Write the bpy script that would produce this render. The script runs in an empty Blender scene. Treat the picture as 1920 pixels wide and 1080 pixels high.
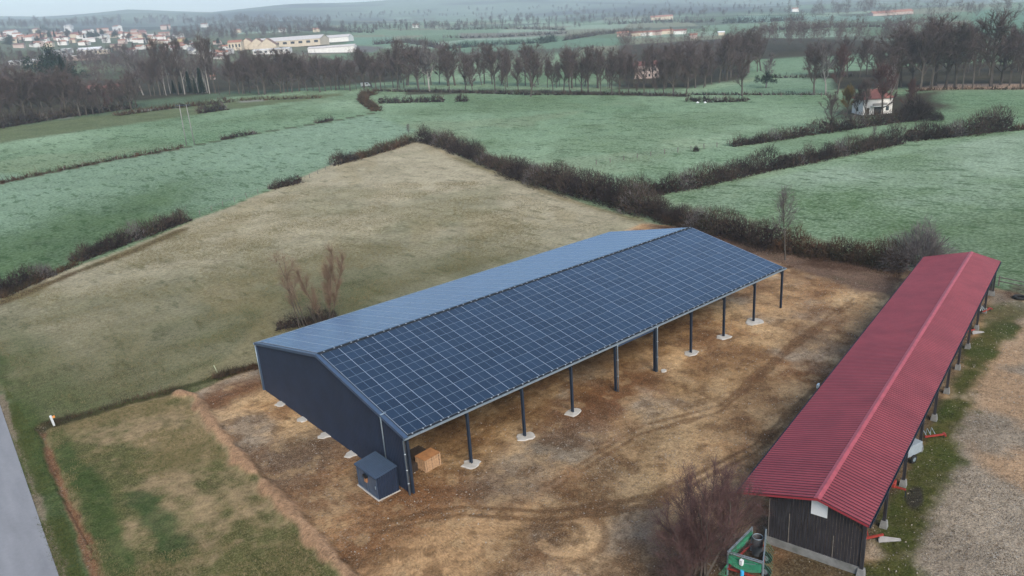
import bpy, math, random
import numpy as np
from mathutils import Vector, Matrix
rng = np.random.default_rng(7); random.seed(7)
S = bpy.context.scene
PI = math.pi
# ------------------------------------------------------------------ camera
CAM = np.array([-26.285, -45.662, 33.881]); YAW, PIT, ROL, FPX = 0.877, 0.3233, -0.0688, 1428.75
cy, sy, cp, sp = math.cos(YAW), math.sin(YAW), math.cos(PIT), math.sin(PIT)
FWD = np.array([cy*cp, sy*cp, -sp]); RGT0 = np.array([sy, -cy, 0.0]); UP0 = np.cross(RGT0, FWD)
RGT = RGT0*math.cos(ROL) + UP0*math.sin(ROL); UP = -RGT0*math.sin(ROL) + UP0*math.cos(ROL)
cd = bpy.data.cameras.new("camera"); cam = bpy.data.objects.new("camera", cd); S.collection.objects.link(cam)
cam.matrix_world = Matrix(((RGT[0], UP[0], -FWD[0], CAM[0]), (RGT[1], UP[1], -FWD[1], CAM[1]), (RGT[2], UP[2], -FWD[2], CAM[2]), (0, 0, 0, 1)))
cd.sensor_width = 36; cd.lens = 36*FPX/1920; cd.clip_start = 0.5; cd.clip_end = 30000
S.camera = cam
S.render.resolution_x, S.render.resolution_y = 1024, 576
# ------------------------------------------------------------------ sky, sun, exposure
SUN_EL, SUN_AZ = math.radians(38), math.radians(200)
w = bpy.data.worlds.new("World"); S.world = w; w.use_nodes = True
nt = w.node_tree; bg = nt.nodes["Background"]
sk = nt.nodes.new("ShaderNodeTexSky"); sk.sky_type = 'NISHITA'; sk.sun_disc = False
sk.sun_elevation = SUN_EL; sk.sun_rotation = SUN_AZ; sk.air_density = 1.0; sk.dust_density = 1.6; sk.ozone_density = 1.0
nt.links.new(sk.outputs[0], bg.inputs[0]); bg.inputs[1].default_value = 0.13
sl = bpy.data.lights.new("sun", 'SUN'); sl.energy = 1.8; sl.angle = math.radians(28); sl.color = (1, 0.93, 0.83)
so = bpy.data.objects.new("sun", sl); S.collection.objects.link(so)
sdir = Vector((math.sin(SUN_AZ)*math.cos(SUN_EL), math.cos(SUN_AZ)*math.cos(SUN_EL), math.sin(SUN_EL)))
so.rotation_euler = sdir.to_track_quat('Z', 'Y').to_euler()
S.view_settings.view_transform = 'Standard'; S.view_settings.look = 'None'
S.view_settings.exposure = 0.98; S.view_settings.gamma = 1.0
S.render.engine = 'CYCLES'; S.cycles.volume_bounces = 3; S.cycles.max_bounces = 6; S.cycles.transparent_max_bounces = 8
# ------------------------------------------------------------------ terrain maths
def sstep(a, b, x): t = np.clip((x-a)/(b-a), 0, 1); return t*t*(3-2*t)
def vn(x, y, sc, seed=0):
    x = np.asarray(x, float)/sc + 131.7*seed; y = np.asarray(y, float)/sc + 57.3*seed
    xi = np.floor(x).astype(np.int64); yi = np.floor(y).astype(np.int64); fx = x-xi; fy = y-yi
    def h(a, b):
        v = (a*374761393 + b*668265263 + seed*974711) & 0xffffffff
        v = ((v ^ (v >> 13))*1274126177) & 0xffffffff
        return ((v ^ (v >> 16)) & 0xffff)/65535.0
    u = fx*fx*(3-2*fx); v = fy*fy*(3-2*fy)
    return (h(xi, yi)*(1-u)+h(xi+1, yi)*u)*(1-v) + (h(xi, yi+1)*(1-u)+h(xi+1, yi+1)*u)*v
def fbm(x, y, sc, seed=0, n=4):
    r = 0; a = 1; t = 0
    for i in range(n): r = r + a*vn(x, y, sc/2**i, seed+i*3); t += a; a *= .55
    return r/t
def polar(x, y):
    dx = np.asarray(x, float)-CAM[0]; dy = np.asarray(y, float)-CAM[1]
    r = np.hypot(dx, dy); th = np.arctan2(dy, dx)-YAW
    return r, (th+PI) % (2*PI)-PI
FARTH = np.radians([-60, -34, -20, -10, 0, 8, 14, 19, 24, 29, 34, 60])          # azimuth, left positive
FARH = np.array([150, 170, 190, 200, 160, 120, 95, 60, 88, 50, 62, 60.])        # extra height of the far ridge
def zt(x, y):
    r, th = polar(x, y)
    t = np.clip(r-110, 0, None)
    s = .030 + np.interp(th, np.radians([-36, 36]), [-.022, .022])
    z = s*t*t/(t+60)
    z = z + np.interp(th, FARTH, FARH)*sstep(3600, 6400, r)*(.75+.5*vn(th*9+5, r*0, 1.0, 5)) - 160*sstep(6600, 9000, r)
    z = z + sstep(350, 1500, r)*(vn(x, y, 420, 9)-.5)*14 + sstep(1800, 3500, r)*(vn(x, y, 900, 11)-.5)*60
    return z
def at(px, py):
    """ground point seen in the 1920x1080 photograph at px, py"""
    d = FWD + RGT*(px-960)/FPX + UP*(540-py)/FPX; d = d/np.hypot(d[0], d[1])
    lo = 20.0; t = lo
    while t < 9000:
        p = CAM + d*t
        if p[2] < zt(p[0], p[1]): break
        lo = t; t *= 1.02
    hi = t
    for _ in range(18):
        m = (lo+hi)/2; p = CAM+d*m
        if p[2] < zt(p[0], p[1]): hi = m
        else: lo = m
    p = CAM+d*hi
    return np.array([p[0], p[1], float(zt(p[0], p[1]))])
def dist(p): return float(np.hypot(p[0]-CAM[0], p[1]-CAM[1]))
def mpx(p): return float(np.linalg.norm(np.asarray(p)-CAM))/FPX        # metres per photo pixel at p
# ------------------------------------------------------------------ object helpers
C = S.collection
def lin(r, g, b, k=1.0):
    f = lambda c: (c/255/12.92 if c/255 <= .04045 else ((c/255+.055)/1.055)**2.4)*k
    return (f(r), f(g), f(b))
def tag(o, label=None, cat=None, group=None, kind=None):
    if label: o['label'] = label
    if cat: o['category'] = cat
    if group: o['group'] = group
    if kind: o['kind'] = kind
    return o
def empty(name, loc, rz=0, label=None, cat=None, group=None):
    o = bpy.data.objects.new(name, None); C.objects.link(o); o.location = [float(v) for v in loc]; o.rotation_euler = (0, 0, rz)
    return tag(o, label, cat, group)
def mesh_np(name, V, F, mats, parent=None, mi=None, smooth=False):
    """V (n,3), F list of (k,m) index arrays of one or more face sizes"""
    me = bpy.data.meshes.new(name)
    V = np.asarray(V, np.float32)
    if not isinstance(F, list): F = [F]
    F = [np.asarray(f, np.int32) for f in F if len(f)]
    nl = sum(f.size for f in F); nf = sum(len(f) for f in F)
    me.vertices.add(len(V)); me.vertices.foreach_set('co', V.ravel())
    me.loops.add(nl); me.loops.foreach_set('vertex_index', np.concatenate([f.ravel() for f in F]))
    tot = np.concatenate([np.full(len(f), f.shape[1], np.int32) for f in F])
    me.polygons.add(nf); me.polygons.foreach_set('loop_start', np.concatenate([[0], np.cumsum(tot)[:-1]]).astype(np.int32))
    if mi is not None: me.polygons.foreach_set('material_index', np.asarray(mi, np.int32))
    me.polygons.foreach_set('use_smooth', np.full(nf, smooth))
    me.update(calc_edges=True); me.validate()
    for m in (mats if isinstance(mats, (list, tuple)) else [mats]): me.materials.append(m)
    o = bpy.data.objects.new(name, me); C.objects.link(o)
    if parent: o.parent = parent
    return o
class MB:
    def __init__(s): s.v = []; s.f = []; s.m = []
    def add(s, V, F, m=0):
        n = len(s.v); s.v += [tuple(float(c) for c in p) for p in V]; s.f += [tuple(i+n for i in f) for f in F]; s.m += [m]*len(F); return s
    def box(s, x0, x1, y0, y1, z0, z1, m=0):
        V = [(x, y, z) for z in (z0, z1) for y in (y0, y1) for x in (x0, x1)]
        return s.add(V, [(0, 2, 3, 1), (4, 5, 7, 6), (0, 1, 5, 4), (2, 6, 7, 3), (0, 4, 6, 2), (1, 3, 7, 5)], m)
    def bar(s, a, b, wx, wz, m=0, up=(0, 0, 1)):
        a = np.array(a, float); b = np.array(b, float); d = b-a; d /= np.linalg.norm(d); up = np.array(up, float)
        if abs(d@up) > .97: up = np.array([1., 0, 0])
        r = np.cross(d, up); r /= np.linalg.norm(r); u = np.cross(r, d)
        V = [p + r*sx*wx/2 + u*sz*wz/2 for p in (a, b) for sz in (-1, 1) for sx in (-1, 1)]
        return s.add(V, [(0, 1, 3, 2), (4, 6, 7, 5), (0, 4, 5, 1), (2, 3, 7, 6), (0, 2, 6, 4), (1, 5, 7, 3)], m)
    def tube(s, pts, rad, n=8, m=0, cap=True):
        pts = [np.array(p, float) for p in pts]; rs = rad if hasattr(rad, '__len__') else [rad]*len(pts)
        V = []; F = []
        for i, p in enumerate(pts):
            d = pts[min(i+1, len(pts)-1)]-pts[max(i-1, 0)]; d /= (np.linalg.norm(d)+1e-9)
            up = np.array([0, 0, 1.]) if abs(d[2]) < .95 else np.array([1., 0, 0])
            r = np.cross(d, up); r /= np.linalg.norm(r); u = np.cross(r, d)
            for k in range(n): a = 2*PI*k/n; V.append(p+rs[i]*(math.cos(a)*r+math.sin(a)*u))
        for i in range(len(pts)-1):
            for k in range(n): F.append((i*n+k, i*n+(k+1) % n, (i+1)*n+(k+1) % n, (i+1)*n+k))
        if cap: F.append(tuple(range(n))[::-1]); F.append(tuple((len(pts)-1)*n+k for k in range(n)))
        return s.add(V, F, m)
    def prism(s, poly, z0, z1, m=0):
        n = len(poly); V = [(x, y, z0) for x, y in poly]+[(x, y, z1) for x, y in poly]
        return s.add(V, [tuple(range(n))[::-1], tuple(range(n, 2*n))]+[(i, (i+1) % n, n+(i+1) % n, n+i) for i in range(n)], m)
    def build(s, name, mats, parent=None, bevel=0, smooth=False):
        me = bpy.data.meshes.new(name); me.from_pydata(s.v, [], s.f)
        for m in (mats if isinstance(mats, (list, tuple)) else [mats]): me.materials.append(m)
        me.polygons.foreach_set('material_index', s.m); me.polygons.foreach_set('use_smooth', [smooth]*len(s.f)); me.update()
        o = bpy.data.objects.new(name, me); C.objects.link(o)
        if parent: o.parent = parent
        if bevel:
            b = o.modifiers.new('bevel', 'BEVEL'); b.width = bevel; b.segments = 2; b.limit_method = 'ANGLE'
        return o
# ------------------------------------------------------------------ materials
def mat(name, col, rough=.8, metal=0, spec=.3, var=0.0, vscale=1.0, col2=None, bump=0.0, bscale=8.0, stretch=None, grime=0.0):
    m = bpy.data.materials.new(name); m.use_nodes = True; n = m.node_tree.nodes; L = m.node_tree.links; b = n['Principled BSDF']
    b.inputs['Roughness'].default_value = rough; b.inputs['Metallic'].default_value = metal; b.inputs['Specular IOR Level'].default_value = spec
    b.inputs['Base Color'].default_value = (*col, 1)
    if var or col2 or bump or grime:
        tc = n.new('ShaderNodeTexCoord'); src = tc.outputs['Object']
        if stretch:
            mp = n.new('ShaderNodeMapping'); mp.inputs['Scale'].default_value = stretch; L.new(src, mp.inputs[0]); src = mp.outputs[0]
        nz = n.new('ShaderNodeTexNoise'); nz.inputs['Scale'].default_value = vscale; nz.inputs['Detail'].default_value = 6; nz.inputs['Roughness'].default_value = .65; L.new(src, nz.inputs[0])
        rp = n.new('ShaderNodeValToRGB'); rp.color_ramp.elements[0].position = .32; rp.color_ramp.elements[1].position = .68
        c2 = col2 if col2 else tuple(min(1, c*(1+var)) for c in col); c1 = col if col2 else tuple(c*(1-var) for c in col)
        rp.color_ramp.elements[0].color = (*c1, 1); rp.color_ramp.elements[1].color = (*c2, 1)
        L.new(nz.outputs[0], rp.inputs[0]); L.new(rp.outputs[0], b.inputs['Base Color'])
        if bump:
            n2 = n.new('ShaderNodeTexNoise'); n2.inputs['Scale'].default_value = bscale; n2.inputs['Detail'].default_value = 4; L.new(src, n2.inputs[0])
            bp = n.new('ShaderNodeBump'); bp.inputs['Strength'].default_value = bump; bp.inputs['Distance'].default_value = .05; L.new(n2.outputs[0], bp.inputs['Height']); L.new(bp.outputs[0], b.inputs['Normal'])
    return m
M = {}
M['clad'] = mat('dark cladding', (.015, .024, .046), .5, .0, .35, var=.18, vscale=.5)
M['trim'] = mat('blue grey trim', (.055, .09, .15), .4, .2, .5, var=.12, vscale=2)
M['steel'] = mat('dark steel', (.022, .034, .055), .45, .2, .4, var=.2, vscale=2)
M['galv'] = mat('galvanised steel', (.30, .37, .42), .4, .5, .5, var=.15, vscale=3)
M['white_clip'] = mat('aluminium clip', (.6, .64, .66), .35, .6, .5)
M['black'] = mat('black gasket', (.01, .011, .014), .6)
M['sheet'] = mat('roof sheet', (.05, .07, .09), .4, .5)
M['concrete'] = mat('fresh concrete', (.50, .48, .44), .9, col2=(.36, .33, .28), vscale=1.5, bump=.4, bscale=12)
M['plinth'] = mat('old concrete', (.25, .25, .24), .9, col2=(.13, .13, .12), vscale=1.2, bump=.3)
M['wood'] = mat('pallet wood', (.52, .33, .19), .75, var=.3, vscale=5, bump=.2)
M['ply'] = mat('plywood', (.40, .19, .08), .6, var=.25, vscale=2)
M['darkwood'] = mat('dark wood', (.055, .04, .03), .8, var=.3, vscale=4)
M['red_part'] = mat('red paint', (.28, .04, .03), .45, var=.2, vscale=4)
M['green_part'] = mat('green paint', (.03, .17, .10), .5, var=.35, vscale=4)
M['hose'] = mat('green hose', (.04, .24, .13), .45, var=.3, vscale=4)
M['cyan'] = mat('light blue plastic', (.05, .38, .68), .4)
M['white'] = mat('white panel', (.66, .68, .68), .6, var=.06, vscale=2)
M['rubber'] = mat('rubber', (.02, .02, .02), .85)
M['tank'] = mat('grey tank', (.09, .10, .11), .5, var=.2, vscale=3)
M['amber'] = mat('brown sticker', (.34, .16, .07), .6)
M['orange'] = mat('orange plastic', (.75, .30, .08), .5)
M['glass'] = mat('window glass', (.03, .04, .05), .1, 0, .6)
M['post'] = mat('grey post', (.16, .14, .12), .85, var=.3, vscale=4)
M['pole'] = mat('weathered pole', (.24, .23, .22), .85, var=.2, vscale=1)
M['stake'] = mat('pale stake', (.42, .46, .30), .8)

def panel_mat():
    m = bpy.data.materials.new('solar cells'); m.use_nodes = True; n = m.node_tree.nodes; L = m.node_tree.links; b = n['Principled BSDF']
    uv = n.new('ShaderNodeUVMap'); sx = n.new('ShaderNodeSeparateXYZ'); L.new(uv.outputs[0], sx.inputs[0])
    def mth(op, a, bb=None):
        q = n.new('ShaderNodeMath'); q.operation = op
        for i, v in enumerate((a, bb)):
            if v is None: continue
            if isinstance(v, (int, float)): q.inputs[i].default_value = v
            else: L.new(v, q.inputs[i])
        return q.outputs[0]
    def grid(o, k, wd): return mth('LESS_THAN', mth('ABSOLUTE', mth('SUBTRACT', mth('FRACT', mth('ADD', mth('MULTIPLY', o, k), .5)), .5)), wd*k)
    U, V = sx.outputs[0], sx.outputs[1]     # metres inside each panel
    cell = mth('MAXIMUM', grid(U, 1/.0855, .0045), grid(V, 1/.186, .004))
    mid = mth('LESS_THAN', mth('ABSOLUTE', mth('SUBTRACT', U, .856)), .012)
    tc = n.new('ShaderNodeTexCoord'); nz = n.new('ShaderNodeTexNoise'); nz.inputs['Scale'].default_value = .35; L.new(tc.outputs['Object'], nz.inputs[0])
    at_ = n.new('ShaderNodeAttribute'); at_.attribute_name = 'tone'
    rp = n.new('ShaderNodeValToRGB'); rp.color_ramp.elements[0].color = (.005, .010, .020, 1); rp.color_ramp.elements[1].color = (.013, .025, .046, 1)
    rp.color_ramp.elements[0].position = 0; rp.color_ramp.elements[1].position = 1
    L.new(mth('ADD', mth('MULTIPLY', at_.outputs['Fac'], .7), mth('MULTIPLY', nz.outputs[0], .3)), rp.inputs[0])
    mx = n.new('ShaderNodeMixRGB'); L.new(mth('MULTIPLY', cell, .35), mx.inputs[0]); L.new(rp.outputs[0], mx.inputs[1]); mx.inputs[2].default_value = (.09, .12, .17, 1)
    m2 = n.new('ShaderNodeMixRGB'); L.new(mid, m2.inputs[0]); L.new(mx.outputs[0], m2.inputs[1]); m2.inputs[2].default_value = (.20, .25, .31, 1)
    L.new(m2.outputs[0], b.inputs['Base Color']); b.inputs['Roughness'].default_value = .27; b.inputs['Specular Tint'].default_value = (.45, .74, 1, 1); b.inputs['IOR'].default_value = 1.6; b.inputs['Specular IOR Level'].default_value = .5
    b.inputs['Sheen Weight'].default_value = .5; b.inputs['Sheen Roughness'].default_value = .35; b.inputs['Sheen Tint'].default_value = (.30, .55, .95, 1)
    return m
M['cells'] = panel_mat(); M['frame'] = mat('panel frame', (.22, .27, .32), .35, .3, .5)
M['rail'] = mat('bright rail', (.55, .61, .68), .35, .3, .5)

def ribs_red():
    m = bpy.data.materials.new('red roofing'); m.use_nodes = True; n = m.node_tree.nodes; L = m.node_tree.links; b = n['Principled BSDF']
    tc = n.new('ShaderNodeTexCoord'); nz = n.new('ShaderNodeTexNoise'); nz.inputs['Scale'].default_value = .8; nz.inputs['Detail'].default_value = 7; nz.inputs['Roughness'].default_value = .7
    mp = n.new('ShaderNodeMapping'); mp.inputs['Scale'].default_value = (.5, .35, .35); L.new(tc.outputs['Object'], mp.inputs[0]); L.new(mp.outputs[0], nz.inputs[0])
    rp = n.new('ShaderNodeValToRGB'); e = rp.color_ramp.elements; e[0].position = .3; e[1].position = .72
    e[0].color = (.17, .026, .036, 1); e[1].color = (.27, .046, .058, 1); L.new(nz.outputs[0], rp.inputs[0]); L.new(rp.outputs[0], b.inputs['Base Color'])
    b.inputs['Roughness'].default_value = .5; b.inputs['Specular IOR Level'].default_value = .4
    return m
M['red_roof'] = ribs_red(); M['red_cap'] = mat('red ridge cap', (.32, .065, .08), .5, var=.2, vscale=2)
M['red_rib_shade'] = mat('red groove with painted shade', (.05, .010, .016), .7, var=.3, vscale=1.5); M['red_edge'] = mat('red edge board', (.27, .035, .045), .5)  # darker red paints the rib shading into the roof colour
M['boards'] = mat('black boards', (.012, .011, .012), .8, col2=(.045, .042, .048), vscale=2.2, stretch=(1, 6, .35), bump=.3)

def twig_mat(name, c1, c2, sc=.5):
    return mat(name, c1, .9, 0, .1, col2=c2, vscale=sc)
M['bark'] = twig_mat('bark', (.055, .046, .040), (.13, .115, .095), 3)
M['bark_pale'] = twig_mat('pale bark', (.22, .20, .18), (.36, .34, .31), 3)
M['twig_brown'] = twig_mat('brown twigs', (.065, .048, .046), (.15, .115, .105), .12)
M['twig_grey'] = twig_mat('grey twigs', (.10, .088, .086), (.17, .15, .145), .3)
M['twig_red'] = twig_mat('red twigs', (.075, .042, .040), (.15, .088, .080), .4)
M['twig_gold'] = twig_mat('golden twigs', (.13, .09, .035), (.20, .14, .055), .3)
M['twig_dark'] = twig_mat('dark twigs', (.016, .013, .013), (.055, .040, .034), .5)
M['twig_mid'] = twig_mat('mid brown twigs', (.045, .032, .026), (.105, .075, .058), .5)
M['twig_olive'] = twig_mat('olive twigs', (.022, .028, .017), (.055, .055, .034), .5)
M['twig_tan'] = twig_mat('tan twigs', (.16, .11, .075), (.24, .17, .12), .6)
M['leaf_dark'] = twig_mat('evergreen leaves', (.010, .022, .017), (.025, .045, .030), .4)
M['bramble'] = twig_mat('bramble', (.022, .028, .018), (.10, .052, .03), .35)

# ------------------------------------------------------------------ ground sheet
G = {}
def world_poly(pts): return np.array([at(x, y)[:2] for x, y in pts])
def in_poly(P, X, Y):
    c = np.zeros(X.shape, bool); n = len(P)
    for i in range(n):
        x0, y0 = P[i]; x1, y1 = P[(i+1) % n]
        k = ((y0 > Y) != (y1 > Y)); xx = x0 + (Y-y0)*(x1-x0)/((y1-y0) if y1 != y0 else 1e-9); c ^= k & (X < xx)
    return c
def seg_dist(P, X, Y, closed=True):
    D = np.full(X.shape, 1e9); n = len(P)
    for i in range(n if closed else n-1):
        a = P[i]; b = P[(i+1) % n]; d = b-a; L2 = d@d+1e-12
        t = np.clip(((X-a[0])*d[0]+(Y-a[1])*d[1])/L2, 0, 1); D = np.minimum(D, np.hypot(X-a[0]-t*d[0], Y-a[1]-t*d[1]))
    return D
def ground():
    th = np.concatenate([np.radians(np.arange(-180, -39, 4.)), np.radians(np.arange(-38.5, 38.6, .085)), np.radians(np.arange(40, 180, 4.))])
    r = [0.3, 8, 20, 30, 36]
    rr = 39.0
    while rr < 9300:
        r.append(rr); rr += min(max(.16, rr*rr/(FPX*34)*2.2), rr*.022)
    r = np.array(r); R_, T_ = np.meshgrid(r, th, indexing='ij')
    X = CAM[0]+R_*np.cos(T_+YAW); Y = CAM[1]+R_*np.sin(T_+YAW)
    nr, ntn = X.shape; X = X.ravel(); Y = Y.ravel(); Rr = R_.ravel()
    Z = zt(X, Y)
    A = np.zeros((len(X), 3)); frost = np.zeros(len(X)); gv = np.zeros(len(X)); gr = np.ones(len(X)); dead = np.zeros(len(X))
    f1 = fbm(X, Y, 60, 1); f2 = fbm(X, Y, 9, 2); f3 = fbm(X, Y, 2.2, 3, 3); f4 = fbm(X, Y, 220, 4)
    K = .62
    def P(c): return np.array(lin(*c, K))
    def lay(mask, c, fr=None, g=None, grs=None, dd=None):
        nonlocal A, frost, gv, gr, dead
        m = np.clip(mask, 0, 1); c = np.asarray(c); A = A*(1-m[:, None]) + c*m[:, None]
        if fr is not None: frost = frost*(1-m)+fr*m
        if g is not None: gv = gv*(1-m)+g*m
        if grs is not None: gr = gr*(1-m)+grs*m
        if dd is not None: dead = dead*(1-m)+dd*m
    def mixc(a, b, t): t = np.clip(t, 0, 1)[:, None]; return P(a)*(1-t)+P(b)*t
    def poly(pts, soft=.6, rough=1.0):
        W = world_poly(pts); d = seg_dist(W, X, Y); s = np.where(in_poly(W, X, Y), d, -d)
        sf = soft + Rr*.0006
        return sstep(-sf, sf, s + (f2-.5)*rough*2.2 + (f3-.5)*rough)
    def line(pts, wd, soft=.3, rough=.6):
        W = world_poly(pts); d = seg_dist(W, X, Y, False)
        return 1-sstep(wd-soft, wd+soft, d + (f3-.5)*rough*1.6+(f2-.5)*rough)
    def blob(px, py, a, b, soft=1.0, ang=0):
        c = at(px, py); dx = X-c[0]; dy = Y-c[1]; ca, sa = math.cos(ang), math.sin(ang)
        q = np.hypot((dx*ca+dy*sa)/a, (-dx*sa+dy*ca)/b) + (f3-.5)*.7+(f2-.5)*.5
        return 1-sstep(1-.5*soft, 1+.3*soft, q)
    # meadows
    far = sstep(900, 2500, Rr)
    lay(np.ones(len(X)), mixc((104, 138, 100), (156, 184, 152), (f1-.32)*2.2), fr=.8)
    lay(sstep(.52, .66, fbm(X, Y, 38, 17, 4))*.45, P((106, 128, 88)), fr=.4)
    lay((1-sstep(85, 110, Rr)), mixc((84, 96, 56), (110, 112, 72), f2), fr=0, dd=.6)
    # patchwork of far fields
    cellx = np.floor((X*.8+Y*.6)/170+vn(X, Y, 300, 21)*.6); celly = np.floor((Y*.8-X*.6)/120+vn(X, Y, 300, 22)*.6)
    hsh = np.abs(np.sin(cellx*12.9898+celly*78.233)*43758.5453) % 1
    pat = np.array([P(c) for c in ((122, 150, 122), (92, 116, 88), (142, 138, 116), (158, 180, 160), (78, 80, 72), (106, 134, 104))])
    lay(sstep(620, 760, Rr)*.85, pat[(hsh*6).astype(int) % 6], fr=.4)
    lay(sstep(1500, 3200, Rr)*sstep(.42, .6, fbm(X, Y, 500, 31)), P((58, 66, 68)), fr=.05)
    lay(sstep(3200, 4500, Rr)*.9, mixc((40, 52, 50), (120, 140, 116), (fbm(X, Y, 420, 37, 5)-.42)*6), fr=.05)
    lay(sstep(.56, .66, fbm(X*.7+Y*.7, (Y*.7-X*.7)*2.5, 26, 23, 5))*(1-sstep(500, 700, Rr))*.35, P((88, 110, 70)), fr=.35)
    lay(sstep(.58, .68, fbm(X+70, Y, 48, 25, 5))*(1-sstep(500, 700, Rr))*.4, P((150, 160, 128)), fr=.6)
    # left big meadow is greener near, paler far
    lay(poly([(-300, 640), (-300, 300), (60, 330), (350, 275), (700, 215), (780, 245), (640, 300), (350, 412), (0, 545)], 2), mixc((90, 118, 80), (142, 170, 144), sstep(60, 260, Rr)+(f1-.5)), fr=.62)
    lay(poly([(-300, 640), (-60, 460), (150, 395), (380, 330), (330, 430), (0, 560)], 12, 6)*.85, mixc((66, 94, 52), (96, 122, 76), f2), fr=.3)
    # right near meadow
    lay(poly([(1250, 370), (1900, 250), (2300, 240), (2300, 640), (1880, 560), (1770, 470), (1500, 440)], 2), mixc((98, 128, 86), (158, 180, 156), (fbm(X, Y, 34, 19, 4)-.34)*3), fr=.75)
    lay(poly([(1650, 420), (1920, 380), (2300, 400), (2300, 700), (1860, 560), (1760, 470)], 8, 3)*.7, mixc((82, 108, 66), (108, 132, 90), f2), fr=.3)
    # olive strip and pale track, upper left
    lay(poly([(-200, 262), (0, 238), (300, 200), (470, 183), (640, 174), (640, 180), (420, 207), (230, 235), (0, 268), (-200, 290)], 2), mixc((104, 116, 80), (122, 132, 96), f2), fr=.1)
    lay(poly([(-200, 240), (0, 222), (240, 190), (430, 172), (560, 165), (560, 172), (430, 183), (270, 206), (0, 240)], 2), mixc((84, 104, 76), (104, 124, 98), f2), fr=.15)
    lay(line([(-100, 245), (180, 214), (300, 204), (440, 192), (560, 182)], 1.0, .5), P((158, 156, 148)), fr=0, grs=.2)
    lay(line([(-60, 356), (60, 331), (200, 302), (350, 276)], 1.6), P((96, 86, 66)), fr=0)
    lay(line([(350, 276), (480, 250), (620, 228), (700, 212)], 1.2), P((88, 92, 66)), fr=0)
    # wood floors
    wf = mixc((58, 54, 46), (84, 76, 60), f2)
    for q in ([(-300, 245), (0, 232), (240, 192), (430, 172), (660, 160), (760, 150), (760, 112), (600, 112), (430, 118), (0, 150), (-300, 170)],
              [(1150, 168), (1290, 165), (1400, 148), (1430, 130), (1780, 108), (1780, 80), (1400, 70), (1160, 85)],
              [(1560, 168), (1760, 164), (2100, 164), (2100, 120), (1800, 118), (1500, 138)], [(1560, 225), (1690, 215), (1780, 205), (1760, 170), (1580, 190)]):
        lay(poly(q, 5, 3), wf, fr=.05)
    lay(poly([(760, 178), (960, 174), (1290, 182), (1290, 177), (1000, 168), (760, 168)], 1.2), P((86, 84, 68)), fr=.1)
    for q in ([(1400, 112), (1760, 95), (1960, 92), (1960, 112), (1780, 118), (1500, 140), (1400, 146)], [(1290, 178), (1420, 150), (1560, 148), (1560, 178)]):
        lay(poly(q, 3), mixc((104, 138, 104), (136, 166, 138), f1), fr=.7)
    lay(poly([(1690, 170), (1760, 158), (1920, 156), (2200, 156), (2200, 166), (1920, 168)], 1), P((178, 152, 130)), fr=0, grs=.1)
    lay(poly([(820, 100), (1180, 84), (1180, 70), (870, 76)], 5), mixc((98, 132, 104), (120, 152, 128), f1), fr=.4)
    lay(poly([(865, 74), (1060, 66), (1060, 58), (860, 62)], 5, 2), P((136, 132, 118)), fr=.1)
    lay(poly([(1380, 42), (1700, 38), (1700, 30), (1380, 30)], 5, 2), P((128, 158, 142)), fr=.3)
    lay(poly([(1790, 75), (1960, 75), (1960, 20), (1830, 18)], 5, 2), P((98, 140, 114)), fr=.4)
    lay(poly([(650, 84), (740, 84), (740, 68), (650, 70)], 5, 2), P((120, 156, 134)), fr=.4)
    lay(poly([(440, 106), (700, 98), (720, 88), (640, 84), (440, 90)], 5, 2), P((120, 118, 114)), fr=.0)
    lay(poly([(200, 150), (260, 125), (300, 122), (330, 130), (230, 150)], 5, 2), P((110, 128, 98)), fr=.2)
    vl = [(-200, 150), (0, 150), (250, 150), (430, 120), (640, 90), (640, 66), (300, 58), (0, 56), (-200, 60)]
    lay(poly(vl, 12, 6)*.85, mixc((76, 84, 62), (120, 124, 96), (fbm(X, Y, 90, 33)-.3)*2.4), fr=.1)
    lay(poly([(0, 84), (110, 92), (100, 80), (10, 82)], 6, 3), P((116, 120, 88)), fr=.1)
    # straw-coloured field
    st = poly([(-250, 660), (0, 556), (140, 501), (350, 419), (520, 352), (640, 300), (775, 258), (800, 260), (870, 295), (1000, 345), (1100, 385), (1215, 418), (1290, 445), (1290, 520), (600, 720), (480, 698), (340, 733), (100, 792), (40, 770), (0, 735), (-250, 900)], .5, .7)
    tt = sstep(70, 175, Rr) + (f1-.5)*.9 + (f2-.5)*.8
    lay(st, mixc((110, 112, 78), (198, 187, 156), tt), fr=.0, dd=1)
    lay(st*sstep(.52, .70, fbm(X, Y, 22, 41))*.35, mixc((84, 98, 56), (120, 124, 84), f2), dd=1)
    lay(st*sstep(.60, .72, fbm(X*.6+Y*.8, (Y*.6-X*.8)*3, 30, 43))*.45, P((172, 158, 120)))
    lay(line([(790, 262), (860, 300), (960, 335), (1060, 375), (1200, 412)], .8, .5)*.6, P((178, 160, 122)))
    lay(line([(860, 296), (1000, 345), (1100, 378), (1210, 412)], 2.5, 2)*.5, P((96, 96, 52)))
    lay(line([(0, 568), (140, 512), (250, 470), (345, 430)], 1.1, .6), P((96, 78, 54)), fr=0, dd=1)
    # green verge between road and fields
    vg = poly([(-300, 500), (-60, 560), (-10, 610), (25, 700), (80, 785), (100, 800), (215, 1120), (100, 1120), (60, 960), (0, 730), (-200, 640)], 1.6, 2.2)
    lay(vg, mixc((64, 86, 42), (98, 108, 62), (f3+f2-.5)), fr=0, dd=.3)
    lay(poly([(0, 600), (60, 780), (200, 770), (120, 700), (60, 640)], 2.5, 2)*.55, P((84, 98, 52)), dd=.5)
    lay(line([(0, 742), (28, 820), (62, 915), (118, 1085)], .32, .25, .5), mixc((120, 106, 84), (158, 144, 120), f3), fr=0, g=.6, grs=.2)
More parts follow.
